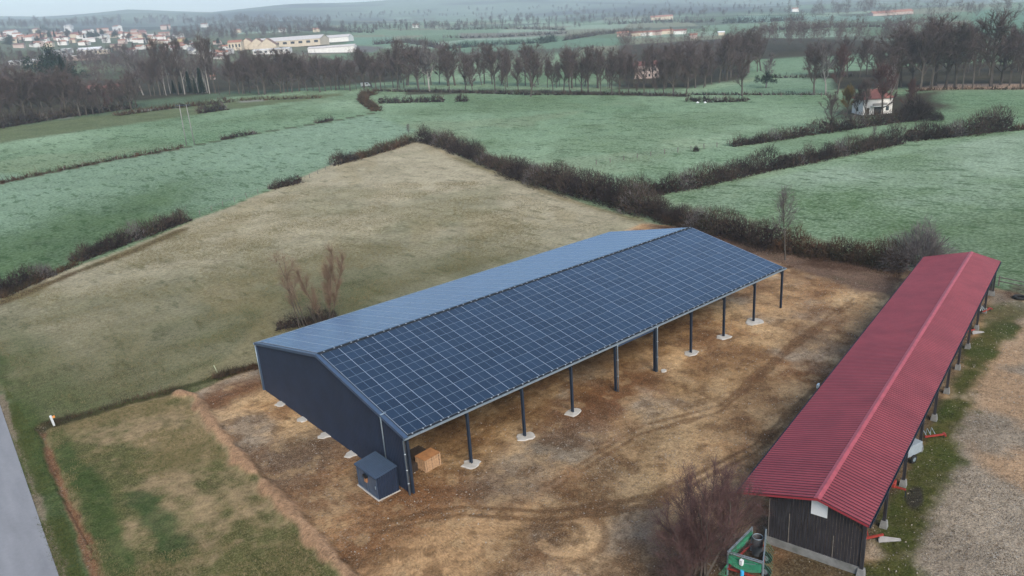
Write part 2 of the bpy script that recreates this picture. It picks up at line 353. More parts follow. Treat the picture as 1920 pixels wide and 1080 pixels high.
    # patchy plot
    pl = poly([(80, 800), (230, 758), (345, 728), (480, 900), (660, 1120), (190, 1120)], .3, .3)
    pn = .6*fbm(X, Y, 2.6, 51, 4)+.4*fbm(X, Y, 1.0, 52, 3); pn2 = fbm(X, Y, 9, 53, 3)
    lay(pl, mixc((104, 104, 62), (176, 152, 114), (pn-.35)*4.0 + (pn2-.5)*2.5), fr=0, dd=.8)
    lay(pl*line([(255, 925), (300, 985), (330, 1040)], .9, .6, 1.2)*.8, P((70, 92, 52)), dd=.1)
    lay(line([(105, 812), (135, 870), (190, 960), (250, 1120)], 1.0, .6, .9)*.85, mixc((62, 84, 42), (90, 108, 58), f3), fr=0, dd=.15)
    # ditch with leaves
    dt = [(76, 800), (98, 870), (135, 960), (165, 1030), (190, 1120)]
    lay(line(dt, .24, .2, .5), mixc((120, 84, 58), (166, 122, 90), f3), fr=0, g=.6, grs=.2)
    bl = [(90, 797), (170, 775), (250, 752), (330, 732), (420, 705), (485, 688)]
    lay(line(bl, 1.0, .5, .8), mixc((62, 52, 38), (84, 88, 50), f3*1.2), fr=0, dd=.3)
    # yard
    yd = poly([(365, 738), (420, 712), (490, 690), (600, 640), (900, 540), (1205, 420), (1300, 425), (1420, 452), (1560, 478), (1700, 505), (1880, 545), (2300, 640), (2300, 1300), (700, 1300), (655, 1085), (520, 925), (400, 800)], .35, .35)
    ya = fbm(X, Y, 14, 61, 5); yb = fbm(X+200, Y, 5, 63, 5); yc = fbm(X, Y+90, 34, 65, 4)
    lay(yd, mixc((156, 116, 80), (214, 172, 122), (yb-.38)*4), fr=0, g=.45, grs=0, dd=0)
    lay(yd*sstep(.48, .62, ya), mixc((160, 140, 116), (192, 172, 146), f3), g=.75)
    lay(yd*sstep(.5, .63, yb)*.75, mixc((204, 166, 120), (226, 192, 146), f3), g=.15)
    lay(yd*sstep(.56, .68, fbm(X, Y, 8, 67, 5))*.75, mixc((104, 68, 42), (136, 92, 56), f3), g=.3)
    for (bx, by, a, b, cc, gg, k) in ((850, 1045, 9, 4, (204, 164, 118), .05, .95), (760, 1075, 8, 4, (206, 164, 118), .05, .9), (1300, 790, 12, 5, (204, 168, 122), .3, .8), (1180, 860, 9, 4, (186, 156, 114), .4, .6),
            (1460, 560, 9, 3.5, (208, 168, 122), .05, .85), (1080, 940, 12, 2.2, (112, 80, 52), .5, .7), (1130, 745, 10, 3, (122, 78, 46), .25, .7), (1560, 620, 9, 5, (140, 106, 74), .3, .7), (1350, 700, 10, 4, (150, 116, 76), .2, .5),
            (1000, 870, 8, 4, (132, 122, 106), .9, .6), (560, 850, 7, 5, (112, 98, 84), .9, .7), (430, 740, 7, 3, (126, 84, 56), .3, .8), (1420, 760, 8, 3, (104, 74, 50), .3, .6), (620, 935, 6, 3, (124, 98, 74), .6, .5), (1200, 1060, 6, 2.5, (104, 78, 58), .4, .7),
            (900, 800, 9, 5, (140, 108, 70), .2, .7), (1180, 640, 16, 5, (140, 106, 66), .2, .7), (1190, 990, 3, 1.5, (146, 134, 118), .5, .6)):
        lay(yd*blob(bx, by, a, b, 1.2, .2)*k, mixc(cc, tuple(int(c*.88) for c in cc), f3), g=gg)
    fine = fbm(X+55, Y, 1.6, 95, 4); lay(yd*sstep(.55, .68, fine)*.5, P((92, 62, 38))); lay(yd*sstep(.58, .7, 1-fine)*.45, P((196, 164, 122)))
    c0 = at(1062, 1003); q = np.hypot(X-c0[0], Y-c0[1])
    lay(yd*(1-sstep(.28, .6, np.abs(q-2.0)+(f3-.5)*.5))*(Y < c0[1]+.9)*.55, P((196, 160, 118)), g=.1)
    lay(yd*(1-sstep(.1, .5, np.abs(q-1.15)+(f3-.5)*.5))*(X > c0[0]-.6)*.5, P((104, 74, 48)), g=.1)
    lay(yd*(1-sstep(.1, .45, np.abs(q-2.75)+(f3-.5)*.5))*(Y < c0[1])*.55, P((112, 80, 54)), g=.1)
    for off in (0, 1.7):                                            # tyre tracks
        lay(yd*line([(700, 985+off*9), (860, 950+off*9), (1040, 960+off*9), (1230, 930+off*9), (1420, 830+off*9), (1560, 700+off*9)], .26, .15, .4)*.7, P((104, 74, 48)), g=.2)
        lay(yd*line([(1040, 900+off*9), (1200, 800+off*8), (1350, 760+off*7), (1490, 640+off*6), (1600, 560+off*5)], .26, .15, .4)*.65, P((108, 76, 50)), g=.2)
    wd_ = poly([(1215, 424), (1300, 428), (1420, 452), (1560, 478), (1690, 508), (1690, 560), (1600, 545), (1480, 505), (1380, 470)], 1.2, 1.2)
    lay(wd_, mixc((104, 80, 66), (126, 100, 84), f3), g=.2, grs=.4, dd=.6)
    # tan berm
    bm = [(335, 738), (365, 745), (400, 800), (450, 860), (520, 935), (590, 1010), (655, 1085), (700, 1140)]
    lay(line(bm, .55, .3, .9), mixc((146, 112, 84), (206, 166, 128), (f3+f2)/2*1.6-.3), fr=0, g=.1, grs=0, dd=0)
    # gravel right of the red shed
    rg = poly([(1865, 552), (2300, 660), (2300, 1300), (1600, 1300), (1680, 1000), (1760, 830), (1830, 660)], .6, .6)
    lay(rg, mixc((140, 128, 112), (184, 168, 146), (yb-.3)*2.5), g=1.0, grs=0)
    lay(rg*sstep(.47, .62, fbm(X, Y, 11, 71, 4))*.85, mixc((176, 142, 108), (194, 160, 124), f3), g=.35)
    gs = line([(1885, 600), (1850, 640), (1815, 700), (1785, 780), (1745, 860), (1705, 960), (1660, 1080), (1640, 1140)], 1.55, .7, 1.6)
    lay(gs*sstep(.3, .5, f2+.14), mixc((66, 84, 36), (104, 98, 54), f3), fr=0, g=.15, grs=1, dd=.2)
    lay(blob(1885, 590, 5, 2.5)*.8, mixc((84, 96, 54), (110, 104, 66), f3), g=.2, grs=1)
    lay(blob(1900, 548, 4, 1.3)*.8, P((84, 60, 48)), g=.3)
    lay(blob(1715, 935, 1.8, .6, .6, .3)*.8, P((62, 56, 58)), g=.1)
    # soil round the tree, the sprayer and under the red shed
    lay(blob(1340, 1050, 5, 4, 1.5)*.85, mixc((84, 66, 54), (104, 84, 66), f3), g=.3, grs=.6, dd=.6)
    lay(blob(1500, 1075, 6, 3, 1.5)*.85, mixc((70, 62, 44), (88, 74, 54), f3), g=.2, grs=.6, dd=.5)
    lay(poly([(1430, 1000), (1600, 1060), (1690, 905), (1750, 785), (1860, 550), (1700, 520)], .5, .3)*.8, mixc((92, 76, 64), (112, 94, 78), f3), g=.3)
    A[:, 2] *= 1-.10*frost; A[:, 0] *= 1+.03*frost
    # relief
    Z = Z + ((fbm(X, Y, 3.0, 81, 3)-.5)*.10)*np.clip(yd+pl, 0, 1)*(1-sstep(150, 260, Rr)) + (f2-.5)*.16*(1-yd)*(1-pl)*(1-sstep(200, 400, Rr))*sstep(1.5, 4, np.abs(X+26.3)-0)
    Z = Z + line(bm, .55, .45, .3)*.38 - line(dt, .3, .4, .1)*.35
    Z = np.where(in_poly(np.array([[-31, -60], [-20.6, -60], [-20.6, 420], [-31, 420]]), X, Y), Z*0-.02+zt(X, Y), Z)
    V = np.stack([X, Y, Z], 1)
    i = np.arange(nr-1)[:, None]*ntn; j = np.arange(ntn)[None, :]; jn = (j+1) % ntn
    F = np.stack([i+j, i+ntn+j, i+ntn+jn, i+jn], -1).reshape(-1, 4)
    # ---- material
    m = bpy.data.materials.new('ground'); m.use_nodes = True; n = m.node_tree.nodes; L = m.node_tree.links; b = n['Principled BSDF']
    b.inputs['Roughness'].default_value = .95; b.inputs['Specular IOR Level'].default_value = .03
    def attr(nm): q = n.new('ShaderNodeAttribute'); q.attribute_name = nm; return q
    ac = attr('alb'); am = attr('mask'); sp_ = n.new('ShaderNodeSeparateColor'); L.new(am.outputs['Color'], sp_.inputs[0])
    dead_ = attr('dead').outputs['Fac']
    tc = n.new('ShaderNodeTexCoord')
    def noise(sc, det=5, ro=.6, st=None):
        q = n.new('ShaderNodeTexNoise'); q.inputs['Scale'].default_value = sc; q.inputs['Detail'].default_value = det; q.inputs['Roughness'].default_value = ro
        if st: mp = n.new('ShaderNodeMapping'); mp.inputs['Scale'].default_value = st; mp.inputs['Rotation'].default_value = (0, 0, .6); L.new(tc.outputs['Object'], mp.inputs[0]); L.new(mp.outputs[0], q.inputs[0])
        else: L.new(tc.outputs['Object'], q.inputs[0])
        return q.outputs[0]
    def mth(op, a, bb, cl=False):
        q = n.new('ShaderNodeMath'); q.operation = op; q.use_clamp = cl
        for ii, v in enumerate((a, bb)):
            if isinstance(v, (int, float)): q.inputs[ii].default_value = v
            else: L.new(v, q.inputs[ii])
        return q.outputs[0]
    def mr(v, a, b2, c=0., d=1.):
        q = n.new('ShaderNodeMapRange'); q.clamp = True
        for ii, x_ in zip((1, 2, 3, 4), (a, b2, c, d)): q.inputs[ii].default_value = x_
        L.new(v, q.inputs[0]); return q.outputs[0]
    def mixn(f, a, c):
        q = n.new('ShaderNodeMixRGB'); 
        for ii, v in enumerate((f, a, c)):
            if isinstance(v, (int, float)): q.inputs[ii].default_value = v
            elif isinstance(v, tuple): q.inputs[ii].default_value = (*v, 1)
            else: L.new(v, q.inputs[ii])
        return q.outputs[0]
    FR, GV, GR = sp_.outputs[0], sp_.outputs[1], sp_.outputs[2]
    nA = noise(1.6, 6, .7); nB = noise(.16, 5, .65); nC = noise(6.5, 4, .7); nD = noise(.045, 3, .5); nE = noise(.5, 5, .7, (1, .35, 1))
    val = mth('ADD', mth('ADD', mr(nA, .3, .7, .62, 1.38), mr(nB, .3, .7, -.18, .18)), mr(nC, .3, .7, -.34, .34))
    val = mth('MULTIPLY', val, mth('SUBTRACT', 1.26, mth('MULTIPLY', GR, .22)))
    hv = n.new('ShaderNodeVectorMath'); hv.operation = 'SCALE'; L.new(ac.outputs['Color'], hv.inputs[0]); L.new(val, hv.inputs['Scale'])
    c = hv.outputs[0]
    # frost on the meadows with dark tussocks
    c = mixn(mth('MULTIPLY', mth('MULTIPLY', FR, .44), mr(nA, .42, .62), True), c, lin(200, 220, 190, .66))
    c = mixn(mth('MULTIPLY', mth('MULTIPLY', mr(FR, 0, .35), .6), mr(nE, .55, .62), True), c, lin(66, 100, 56, .55))
    c = mixn(mth('MULTIPLY', mth('MULTIPLY', FR, .30), mr(nB, .56, .72), True), c, lin(126, 132, 96, .6))
    c = mixn(mth('MULTIPLY', mth('MULTIPLY', GR, .35), mr(nC, .55, .7), True), c, lin(52, 66, 38, .6))
    # dead grass streaks
    c = mixn(mth('MULTIPLY', mth('MULTIPLY', dead_, .6), mr(nC, .50, .66), True), c, lin(190, 172, 134, .62))
    c = mixn(mth('MULTIPLY', mth('MULTIPLY', dead_, .5), mr(nE, .54, .68), True), c, lin(70, 78, 42, .6))
    # stones
    for sc, th0, cs in ((5.0, .90, lin(200, 192, 178, .62)), (9.0, .74, lin(184, 174, 158, .62)), (13., .55, lin(74, 62, 50, .5))):
        vo = n.new('ShaderNodeTexVoronoi'); vo.inputs['Scale'].default_value = sc; L.new(tc.outputs['Object'], vo.inputs[0])
        s2 = n.new('ShaderNodeSeparateColor'); L.new(vo.outputs['Color'], s2.inputs[0])
        k = mth('MULTIPLY', mth('GREATER_THAN', s2.outputs[0], th0), mth('LESS_THAN', vo.outputs['Distance'], .42))
        c = mixn(mth('MULTIPLY', mth('MULTIPLY', k, mr(nE, .38, .60)), mth('MULTIPLY', GV, 1.0), True), c, cs)
    soil = mth('MULTIPLY', mth('SUBTRACT', 1.0, GR, True), mth('ADD', mth('MULTIPLY', GV, .7), .45), True); nF = noise(2.4, 10, .85); nG = noise(8, 6, .85)
    c = mixn(mth('MULTIPLY', mth('MULTIPLY', soil, .6), mr(nF, .535, .575), True), c, lin(86, 60, 38, .55))
    c = mixn(mth('MULTIPLY', mth('MULTIPLY', soil, .75), mr(nG, .55, .60), True), c, lin(206, 184, 148, .62))
    c = mixn(mth('MULTIPLY', mth('MULTIPLY', soil, .5), mr(nG, .45, .41), True), c, lin(64, 48, 34, .5))
    L.new(c, b.inputs['Base Color'])
    bp = n.new('ShaderNodeBump'); bp.inputs['Strength'].default_value = 1.0; bp.inputs['Distance'].default_value = .16; L.new(mth('ADD', nA, mth('MULTIPLY', nC, .6)), bp.inputs['Height']); L.new(bp.outputs[0], b.inputs['Normal'])
    o = mesh_np('ground', V, F, m, smooth=True); tag(o, kind='structure')
    me = o.data
    for nm, d in (('alb', A), ('mask', np.stack([frost, gv, gr], 1))):
        ca = me.color_attributes.new(nm, 'FLOAT_COLOR', 'POINT'); ca.data.foreach_set('color', np.concatenate([d, np.ones((len(d), 1))], 1).astype(np.float32).ravel())
    da = me.attributes.new('dead', 'FLOAT', 'POINT'); da.data.foreach_set('value', dead.astype(np.float32))
ground()
# road along the left edge
def road():
    a = at(0, 752)[0]+.15; ys = np.linspace(-60, 420, 200); wdt = 6.4
    xe = -21.35 + (ys-46)*.045*0 - .045*(46.2-ys).clip(0, None)
    xe = np.where(ys > 46, -21.35+(ys-46)*.045, xe)
    V = []; 
    for y, x in zip(ys, xe):
        for k in (0, .33, .66, 1): V.append((x-wdt*k, y, float(zt(x-wdt*k, y))+.03 + .05*math.sin(PI*k)))
    F = [(i*4+k, (i+1)*4+k, (i+1)*4+k+1, i*4+k+1) for i in range(len(ys)-1) for k in range(3)]
    m = bpy.data.materials.new('asphalt'); m.use_nodes = True; n = m.node_tree.nodes; L = m.node_tree.links; b = n['Principled BSDF']; b.inputs['Roughness'].default_value = .85
    tc = n.new('ShaderNodeTexCoord'); nz = n.new('ShaderNodeTexNoise'); nz.inputs['Scale'].default_value = 3; nz.inputs['Detail'].default_value = 8; nz.inputs['Roughness'].default_value = .8; L.new(tc.outputs['Object'], nz.inputs[0])
    n2 = n.new('ShaderNodeTexNoise'); n2.inputs['Scale'].default_value = .5; n2.inputs['Detail'].default_value = 5; mp = n.new('ShaderNodeMapping'); mp.inputs['Scale'].default_value = (2.0, .3, 1); L.new(tc.outputs['Object'], mp.inputs[0]); L.new(mp.outputs[0], n2.inputs[0])
    rp = n.new('ShaderNodeValToRGB'); rp.color_ramp.elements[0].position = .25; rp.color_ramp.elements[1].position = .75; rp.color_ramp.elements[0].color = (.16, .16, .165, 1); rp.color_ramp.elements[1].color = (.27, .27, .275, 1)
    mx = n.new('ShaderNodeMixRGB'); mx.inputs[0].default_value = .6; L.new(nz.outputs[0], mx.inputs[1]); L.new(n2.outputs[0], mx.inputs[2]); L.new(mx.outputs[0], rp.inputs[0]); L.new(rp.outputs[0], b.inputs['Base Color'])
    tag(mesh_np('road', np.array(V), np.array(F), m, smooth=True), kind='structure')
    V = []; F = []; k = 0                                            # worn centre dashes
    lm = mat('road paint', (.55, .56, .56), .7, var=.3, vscale=6)
    for y0 in np.arange(-50, 400, 13):
        for y in (y0, y0+3):
            x = np.interp(y, ys, xe)-wdt/2
            V += [(x-.06, y, float(zt(x, y))+.092), (x+.06, y, float(zt(x, y))+.092)]
        F.append((k, k+1, k+3, k+2)); k += 4
    tag(mesh_np('road_marking', np.array(V), np.array(F), lm), kind='structure')
road()

# ------------------------------------------------------------------ the solar barn
D1, D2, HE, HR, HB, BL = 13.416, 14.203, 5.109, 8.119, 5.344, 54.0
barn = empty('solar_barn', (0, 0, 0), 0, 'long dark blue open-fronted barn whose roof is covered in solar panels', 'barn')
gf = -.15
def zroof(y): return HE+(HR-HE)*(y-gf)/(D1-gf) if y <= D1 else HR+(HB-HR)*(y-D1)/(D2+.15)
def gable(xw):
    mb = MB(); ys = np.arange(0, D1+D2+.01, .25); n = len(ys)
    V = []; F = []
    for y in ys:
        for k in range(4):
            yy = min(y+(0, .06, .125, .19)[k], D1+D2); xx = xw + (0, 0, .07, .07)[k]
            V += [(xx, yy, -.05), (xx, yy, zroof(yy)-.32)]
    for i in range(len(V)//2-1): F.append((2*i, 2*i+1, 2*i+3, 2*i+2))
    return mb.add(V, F)
gable(-.06).build('gable_wall', M['clad'], barn)
mb = MB(); xs = np.arange(0, 54.01, .25); V = []; F = []
for x in xs:
    for k in range(4): V += [(x+(0, .06, .125, .19)[k], D1+D2+(0, 0, .045, .045)[k], -.05), (x+(0, .06, .125, .19)[k], D1+D2+(0, 0, .045, .045)[k], HB-.3)]
for i in range(len(V)//2-1): F.append((2*i, 2*i+1, 2*i+3, 2*i+2))
mb.add(V, F).build('back_wall', M['clad'], barn)
for a, b in (((gf-.1, HE), (D1, HR)), ((D1, HR), (D1+D2+.15, HB))):
    MB().bar((-.02, a[0], a[1]-.10), (-.02, b[0], b[1]-.10), .34, .26).build('verge_trim', M['trim'], barn)
    MB().bar((54.02, a[0], a[1]-.10), (54.02, b[0], b[1]-.10), .12, .22).build('verge_trim', M['trim'], barn)
mb = MB()
for a, b in (((gf, HE-.06), (D1, HR-.06)), ((D1, HR-.06), (D1+D2+.1, HB-.06))):
    mb.add([(0.16, a[0], a[1]), (53.95, a[0], a[1]), (53.95, b[0], b[1]), (.16, b[0], b[1]), (0.16, a[0], a[1]-.05), (53.95, a[0], a[1]-.05), (53.95, b[0], b[1]-.05), (.16, b[0], b[1]-.05)], [(0, 1, 2, 3), (7, 6, 5, 4), (0, 4, 5, 1), (1, 5, 6, 2), (3, 2, 6, 7), (0, 3, 7, 4)])
mb.build('roof_sheet', M['sheet'], barn)
# solar panels: 31 columns by 12 rows on each slope
NC = 31; PW = 1.712; PXS = 1.732; X0 = .30
def slope_frame(side):
    if side == 0: a = np.array([0, gf+.16, zroof(gf+.16)]); b = np.array([0, D1-.16, zroof(D1-.16)])
    else: a = np.array([0, D1+.16, zroof(D1+.16)]); b = np.array([0, D1+D2-.05, zroof(D1+D2-.05)])
    L = np.linalg.norm(b-a); v = (b-a)/L; nrm = np.cross([1, 0, 0], v); return a, v, nrm, L
def panel_geo(side, cols, rows, nrow=12):
    a, v, nrm, L = slope_frame(side); ph = L/nrow; V = []; F = []; UV = []; mi = []; tone = []
    for c in cols:
        for r in rows:
            x0 = X0+c*PXS; x1 = x0+PW; s0 = r*ph+.009; s1 = (r+1)*ph-.009
            P4 = [np.array([x, 0, 0])+a+v*s for x, s in ((x0, s0), (x1, s0), (x1, s1), (x0, s1))]
            k = len(V); fw = .011
            I4 = [np.array([x, 0, 0])+a+v*s for x, s in ((x0+fw, s0+fw), (x1-fw, s0+fw), (x1-fw, s1-fw), (x0+fw, s1-fw))]
            V += [p+nrm*.028 for p in P4]+[p+nrm*.028 for p in I4]+[p+nrm*.008 for p in P4]
            F += [(k+4, k+5, k+6, k+7)]; mi += [0]; UV += [(0, 0), (PW, 0), (PW, s1-s0), (0, s1-s0)]
            t = random.random(); tone += [t]
            for q in range(4):
                F += [(k+q, k+(q+1) % 4, k+4+(q+1) % 4, k+4+q), (k+q, k+8+q, k+8+(q+1) % 4, k+(q+1) % 4)]; mi += [1, 1]; UV += [(0, 0)]*8; tone += [t, t]
    return V, F, UV, mi, tone
def build_panels(name, side, cols, rows, extra=None):
    V, F, UV, mi, tone = panel_geo(side, cols, rows)
    if extra:
        for e in extra:
            V2, F2, U2, m2, t2 = panel_geo(*e); k = len(V); V += V2; F += [tuple(i+k for i in f) for f in F2]; UV += U2; mi += m2; tone += t2
    o = mesh_np(name, np.array(V), np.array(F), [M['cells'], M['frame']], barn, mi)
    u = o.data.uv_layers.new(name='UVMap'); u.data.foreach_set('uv', np.array(UV, np.float32).ravel())
    ta = o.data.attributes.new('tone', 'FLOAT', 'FACE'); ta.data.foreach_set('value', np.array(tone, np.float32))
    return o
for c in range(8):
    for r in range(12): build_panels('solar_panel', 0, [c], [r])
for r in range(4): build_panels('solar_panel', 0, [8], [r])
tag(build_panels('solar_panel_array', 0, range(9, NC), range(12), [(0, [8], range(4, 12)), (1, range(NC), range(12))]), 'rest of the dark blue solar panels covering both slopes', kind='stuff')
# rails along the slope between columns (the bright lines)
mb = MB()
for side in (0, 1):
    a, v, nrm, L = slope_frame(side)
    for c in range(NC+1):
        x = X0+c*PXS-.010; p0 = a+np.array([x, 0, 0])+v*.0+nrm*.020; p1 = a+np.array([x, 0, 0])+v*L+nrm*.020
        mb.bar(p0, p1, .019, .024, up=nrm)
mb.build('panel_rails', M['rail'], barn)
# eave and ridge strips with clips
mb = MB(); mc = MB()
a, v, nrm, L = slope_frame(0)
mb.bar((.2, gf+.03, zroof(gf)+.02), (53.9, gf+.03, zroof(gf)+.02), .22, .03)
for c in range(NC):
    for dx in (.35, PW-.35): mc.box(X0+c*PXS+dx-.05, X0+c*PXS+dx+.05, gf-.01, gf+.09, zroof(gf)+.04, zroof(gf)+.10)
mb.build('eave_strip', M['black'], barn)
mr_ = MB(); mr_.bar((.1, D1, HR+.03), (54.0, D1, HR+.03), .30, .10)
for c in range(NC):
    for dx in (.35, PW-.35): mc.box(X0+c*PXS+dx-.05, X0+c*PXS+dx+.05, D1-.17, D1-.05, HR+.082, HR+.12)
mr_.build('ridge_cap', M['black'], barn); mc.build('panel_clips', M['white_clip'], barn)
def gutter(y, z, s):
    mb = MB(); pr = [(0, .10), (0, -.02), (.03, -.09), (.12, -.10), (.18, -.04), (.18, .07), (.155, .07), (.155, -.03), (.11, -.07), (.04, -.06), (.02, -.01), (.02, .10)]
    V = [(x, y+s*p, z+q) for x in (-.22, 54.22) for p, q in pr]; n = len(pr)
    F = [(i, (i+1) % n, n+(i+1) % n, n+i) for i in range(n)]+[tuple(range(n)), tuple(range(n, 2*n))]
    mb.add(V, F); return mb
gutter(gf-.03, HE-.08, -1).build('gutter', M['galv'], barn); gutter(D1+D2+.16, HB-.10, 1).build('gutter', M['galv'], barn)
def ibeam(a, b, wd, dp, up):
    mb = MB(); a = np.array(a, float); b = np.array(b, float); up = np.array(up, float)
    mb.bar(a+up*(dp/2-.01), b+up*(dp/2-.01), wd, .02, up=up); mb.bar(a-up*(dp/2-.01), b-up*(dp/2-.01), wd, .02, up=up); mb.bar(a, b, .015, dp-.045, up=up); return mb
for i in range(10):
    x = i*6.0; big = .34 if i in (5,) else .22
    x += .16 if i == 0 else (-.12 if i == 9 else 0)
    o = ibeam((x, .02, -.1), (x, .02, HE-.12), .20, big, (0, 1, 0)).build('post', M['steel'], barn)
    if i in (1, 2, 3, 6, 7, 8, 9): MB().bar((x, .12, HE-.75), (x, .75, HE-.16), .12, .10).build('knee_brace', M['steel'], o)
    ibeam((x, .2, zroof(.2)-.36), (x, D1, HR-.36), .18, .34, (0, 0, 1)).build('rafter', M['steel'], barn)
    ibeam((x, D1+.003, HR-.36), (x, D1+D2-.2, zroof(D1+D2-.2)-.36), .18, .34, (0, 0, 1)).build('rafter', M['steel'], barn)
    ibeam((x, D1+D2-.15, -.1), (x, D1+D2-.15, HB-.32), .2, .22, (0, 1, 0)).build('post', M['steel'], barn)
    if i in (3, 6): ibeam((x, D1+5, -.1), (x, D1+5, zroof(D1+5)-.55), .2, .22, (0, 1, 0)).build('post', M['steel'], barn)
mb = MB()
for k in range(1, 9):
    for y in (D1*k/9, D1+D2*k/9.3):
        mb.bar((.1, y, zroof(y)-.135), (53.9, y, zroof(y)-.135), .06, .14)
mb.build('purlins', M['steel'], barn)
ibeam((24.1, .02, HE-.42), (29.9, .02, HE-.42), .1, .26, (0, 0, 1)).build('lintel_beam', M['trim'], barn)
ibeam((.2, .02, HE-.24), (53.9, .02, HE-.24), .1, .14, (0, 0, 1)).build('eave_beam', M['steel'], barn)
for x in (24.0, 30.0):
    o = MB().tube([(x+.13, -.20, -.05), (x+.13, -.20, HE-.42), (x+.13, -.24, HE-.15)], .055, 10).build('downpipe', M['galv'], barn, smooth=True)
    for z in (1.6, 3.3): MB().box(x+.06, x+.2, -.27, -.13, z, z+.05).build('bracket', M['white_clip'], o)
o = MB().tube([(-.17, -.02, -.05), (-.17, -.02, HE-.32), (-.12, -.22, HE-.16)], .065, 10).build('downpipe', M['galv'], barn, smooth=True)
for z in (1.0, 2.2, 3.6): MB().tube([(-.17, -.02, z), (-.17, -.02, z+.07)], .078, 10).build('bracket', M['white_clip'], o, smooth=True)
MB().tube([(-.13, D1+D2+.1, -.05), (-.13, D1+D2+.1, HB-.3)], .065, 10).build('downpipe', M['galv'], barn, smooth=True)
MB().bar((-.09, .12, -.05), (-.09, .12, HE-.35), .16, .14).build('corner_trim', M['trim'], barn)
MB().bar((-.09, D1+D2-.06, -.05), (-.09, D1+D2-.06, HB-.3), .16, .14).build('corner_trim', M['trim'], barn)
y0 = 3.1
MB().tube([(-.17, y0, 1.7), (-.17, y0, zroof(y0)-.1), (-.17, y0, zroof(y0)+.09), (.35, y0, zroof(y0)+.09)], .055, 8).build('conduit', M['galv'], barn, smooth=True)
# concrete footings
def footing(x, y, r, label):
    n = 14; a = [r*(.8+.4*random.random()) for _ in range(n)]
    V = [(x+a[i]*math.cos(2*PI*i/n)*1.1, y+a[i]*math.sin(2*PI*i/n)*.9, .05) for i in range(n)]+[(x+a[i]*.92*math.cos(2*PI*i/n)*1.1, y+a[i]*.92*math.sin(2*PI*i/n)*.9, .085+.02*random.random()) for i in range(n)]+[(x+a[i]*1.02*math.cos(2*PI*i/n)*1.1, y+a[i]*1.02*math.sin(2*PI*i/n)*.9, -.1) for i in range(n)]
    mb = MB().add(V, [tuple(range(n, 2*n))]+[(i, (i+1) % n, n+(i+1) % n, n+i) for i in range(n)]+[(2*n+i, 2*n+(i+1) % n, (i+1) % n, i) for i in range(n)])
    tag(mb.build('concrete_footing', M['concrete']), label, 'footing', 'white concrete footings round the barn')
OD = ['', 'second', 'third', 'fourth', '', '', 'fourth', 'third', 'second']
for i in (1, 2, 3): footing(i*6, -.05, .78, 'white concrete footing round the %s front post from the near corner of the barn' % OD[i])
for i in (6, 7, 8): footing(i*6, -.05, .78 if i < 8 else 1.15, 'white concrete footing round the %s front post from the far end of the barn' % OD[i])
footing(30.6, -.6, .32, 'small white concrete lump beside the thick middle post of the barn')
for q, (px, py) in zip(('farthest from the hut', 'third from the hut', 'second from the hut', 'nearest the hut'), ((529, 757), (570, 786), (609, 817), (658, 852))):
    p = at(px, py); footing(-.2, p[1], .62, 'white concrete footing at the foot of the dark gable wall, '+q)

# ------------------------------------------------------------------ technical hut by the gable
hut = empty('electrical_hut', (-2.28, 1.12, 0), 0, 'small dark blue metal hut with ribbed roof against the gable wall', 'hut')
HW, HD = 1.85, 3.1
mb = MB()
for (x0, y0_, x1, y1_) in ((0, 0, HW, 0), (HW, HD, 0, HD)):
    d = np.array([x1-x0, y1_-y0_]); L = np.linalg.norm(d); d /= L; nn = np.array([d[1], -d[0]])
    V = []; k = int(L/.2)
    for i in range(k+1):
        for (s, o_) in ((0, 0), (.06, 0), (.1, .03), (.16, .03)):
            t = min(i*.2+s, L); p = np.array([x0, y0_])+d*t+nn*o_; h = 1.95+.25*(p[0]/HW)
            V += [(p[0], p[1], .06), (p[0], p[1], h)]
    mb.add(V, [(2*i, 2*i+2, 2*i+3, 2*i+1) for i in range(len(V)//2-1)])
mb.box(HW-.04, HW, 0.02, HD-.02, .06, 2.15)
mb.build('hut_walls', M['clad'], hut)
fr = MB(); fr.box(-.03, .02, 0, HD, .06, .18); fr.box(-.03, .02, 0, HD, 1.84, 1.96); fr.box(-.03, .02, 0, .10, .18, 1.84); fr.box(-.03, .02, HD-.1, HD, .18, 1.84); fr.box(-.03, .02, HD*.5-.05, HD*.5+.05, .18, 1.84)
fr.build('door_frame', M['trim'], hut)
for s in (0, 1):
    d = MB().box(-.015, .01, .10+s*(HD*.5-.05), HD*.5-.05+s*(HD*.5-.05), .18, 1.84).build('door', mat('blue glazed door', (.07, .12, .19), .25, .3, .6, var=.2, vscale=1.5), hut)
    if s == 0: MB().box(-.06, -.016, .25, .30, .9, 1.15).build('handle', M['galv'], d)
MB().box(-.15, -.032, HD*.46, HD*.46+.34, 1.02, 1.42).build('warning_box', M['amber'], hut, .01)
MB().box(-.22, -.032, HD*.46-.06, HD*.46+.42, 1.44, 1.66).build('vent_hood', M['black'], hut)
mb = MB(); k = int((HD+.2)/.2); V = []
for i in range(k+1):
    for s, o_ in ((0, 0), (.07, 0), (.1, .04), (.17, .04)):
        y = min(-.1+i*.2+s, HD+.1); V += [(-.14, y, 1.98+o_), (HW+.06, y, 2.24+o_)]
mb.add(V, [(2*i, 2*i+1, 2*i+3, 2*i+2) for i in range(len(V)//2-1)]); mb.box(-.15, -.12, -.1, HD+.1, 1.90, 1.985)
mb.build('hut_roof', mat('dark blue roof sheet', (.028, .05, .085), .45, .2, .4, var=.15, vscale=2), hut)
MB().box(-.12, HW+.08, -.10, HD+.12, -.08, .055).build('base_slab', M['concrete'], hut)

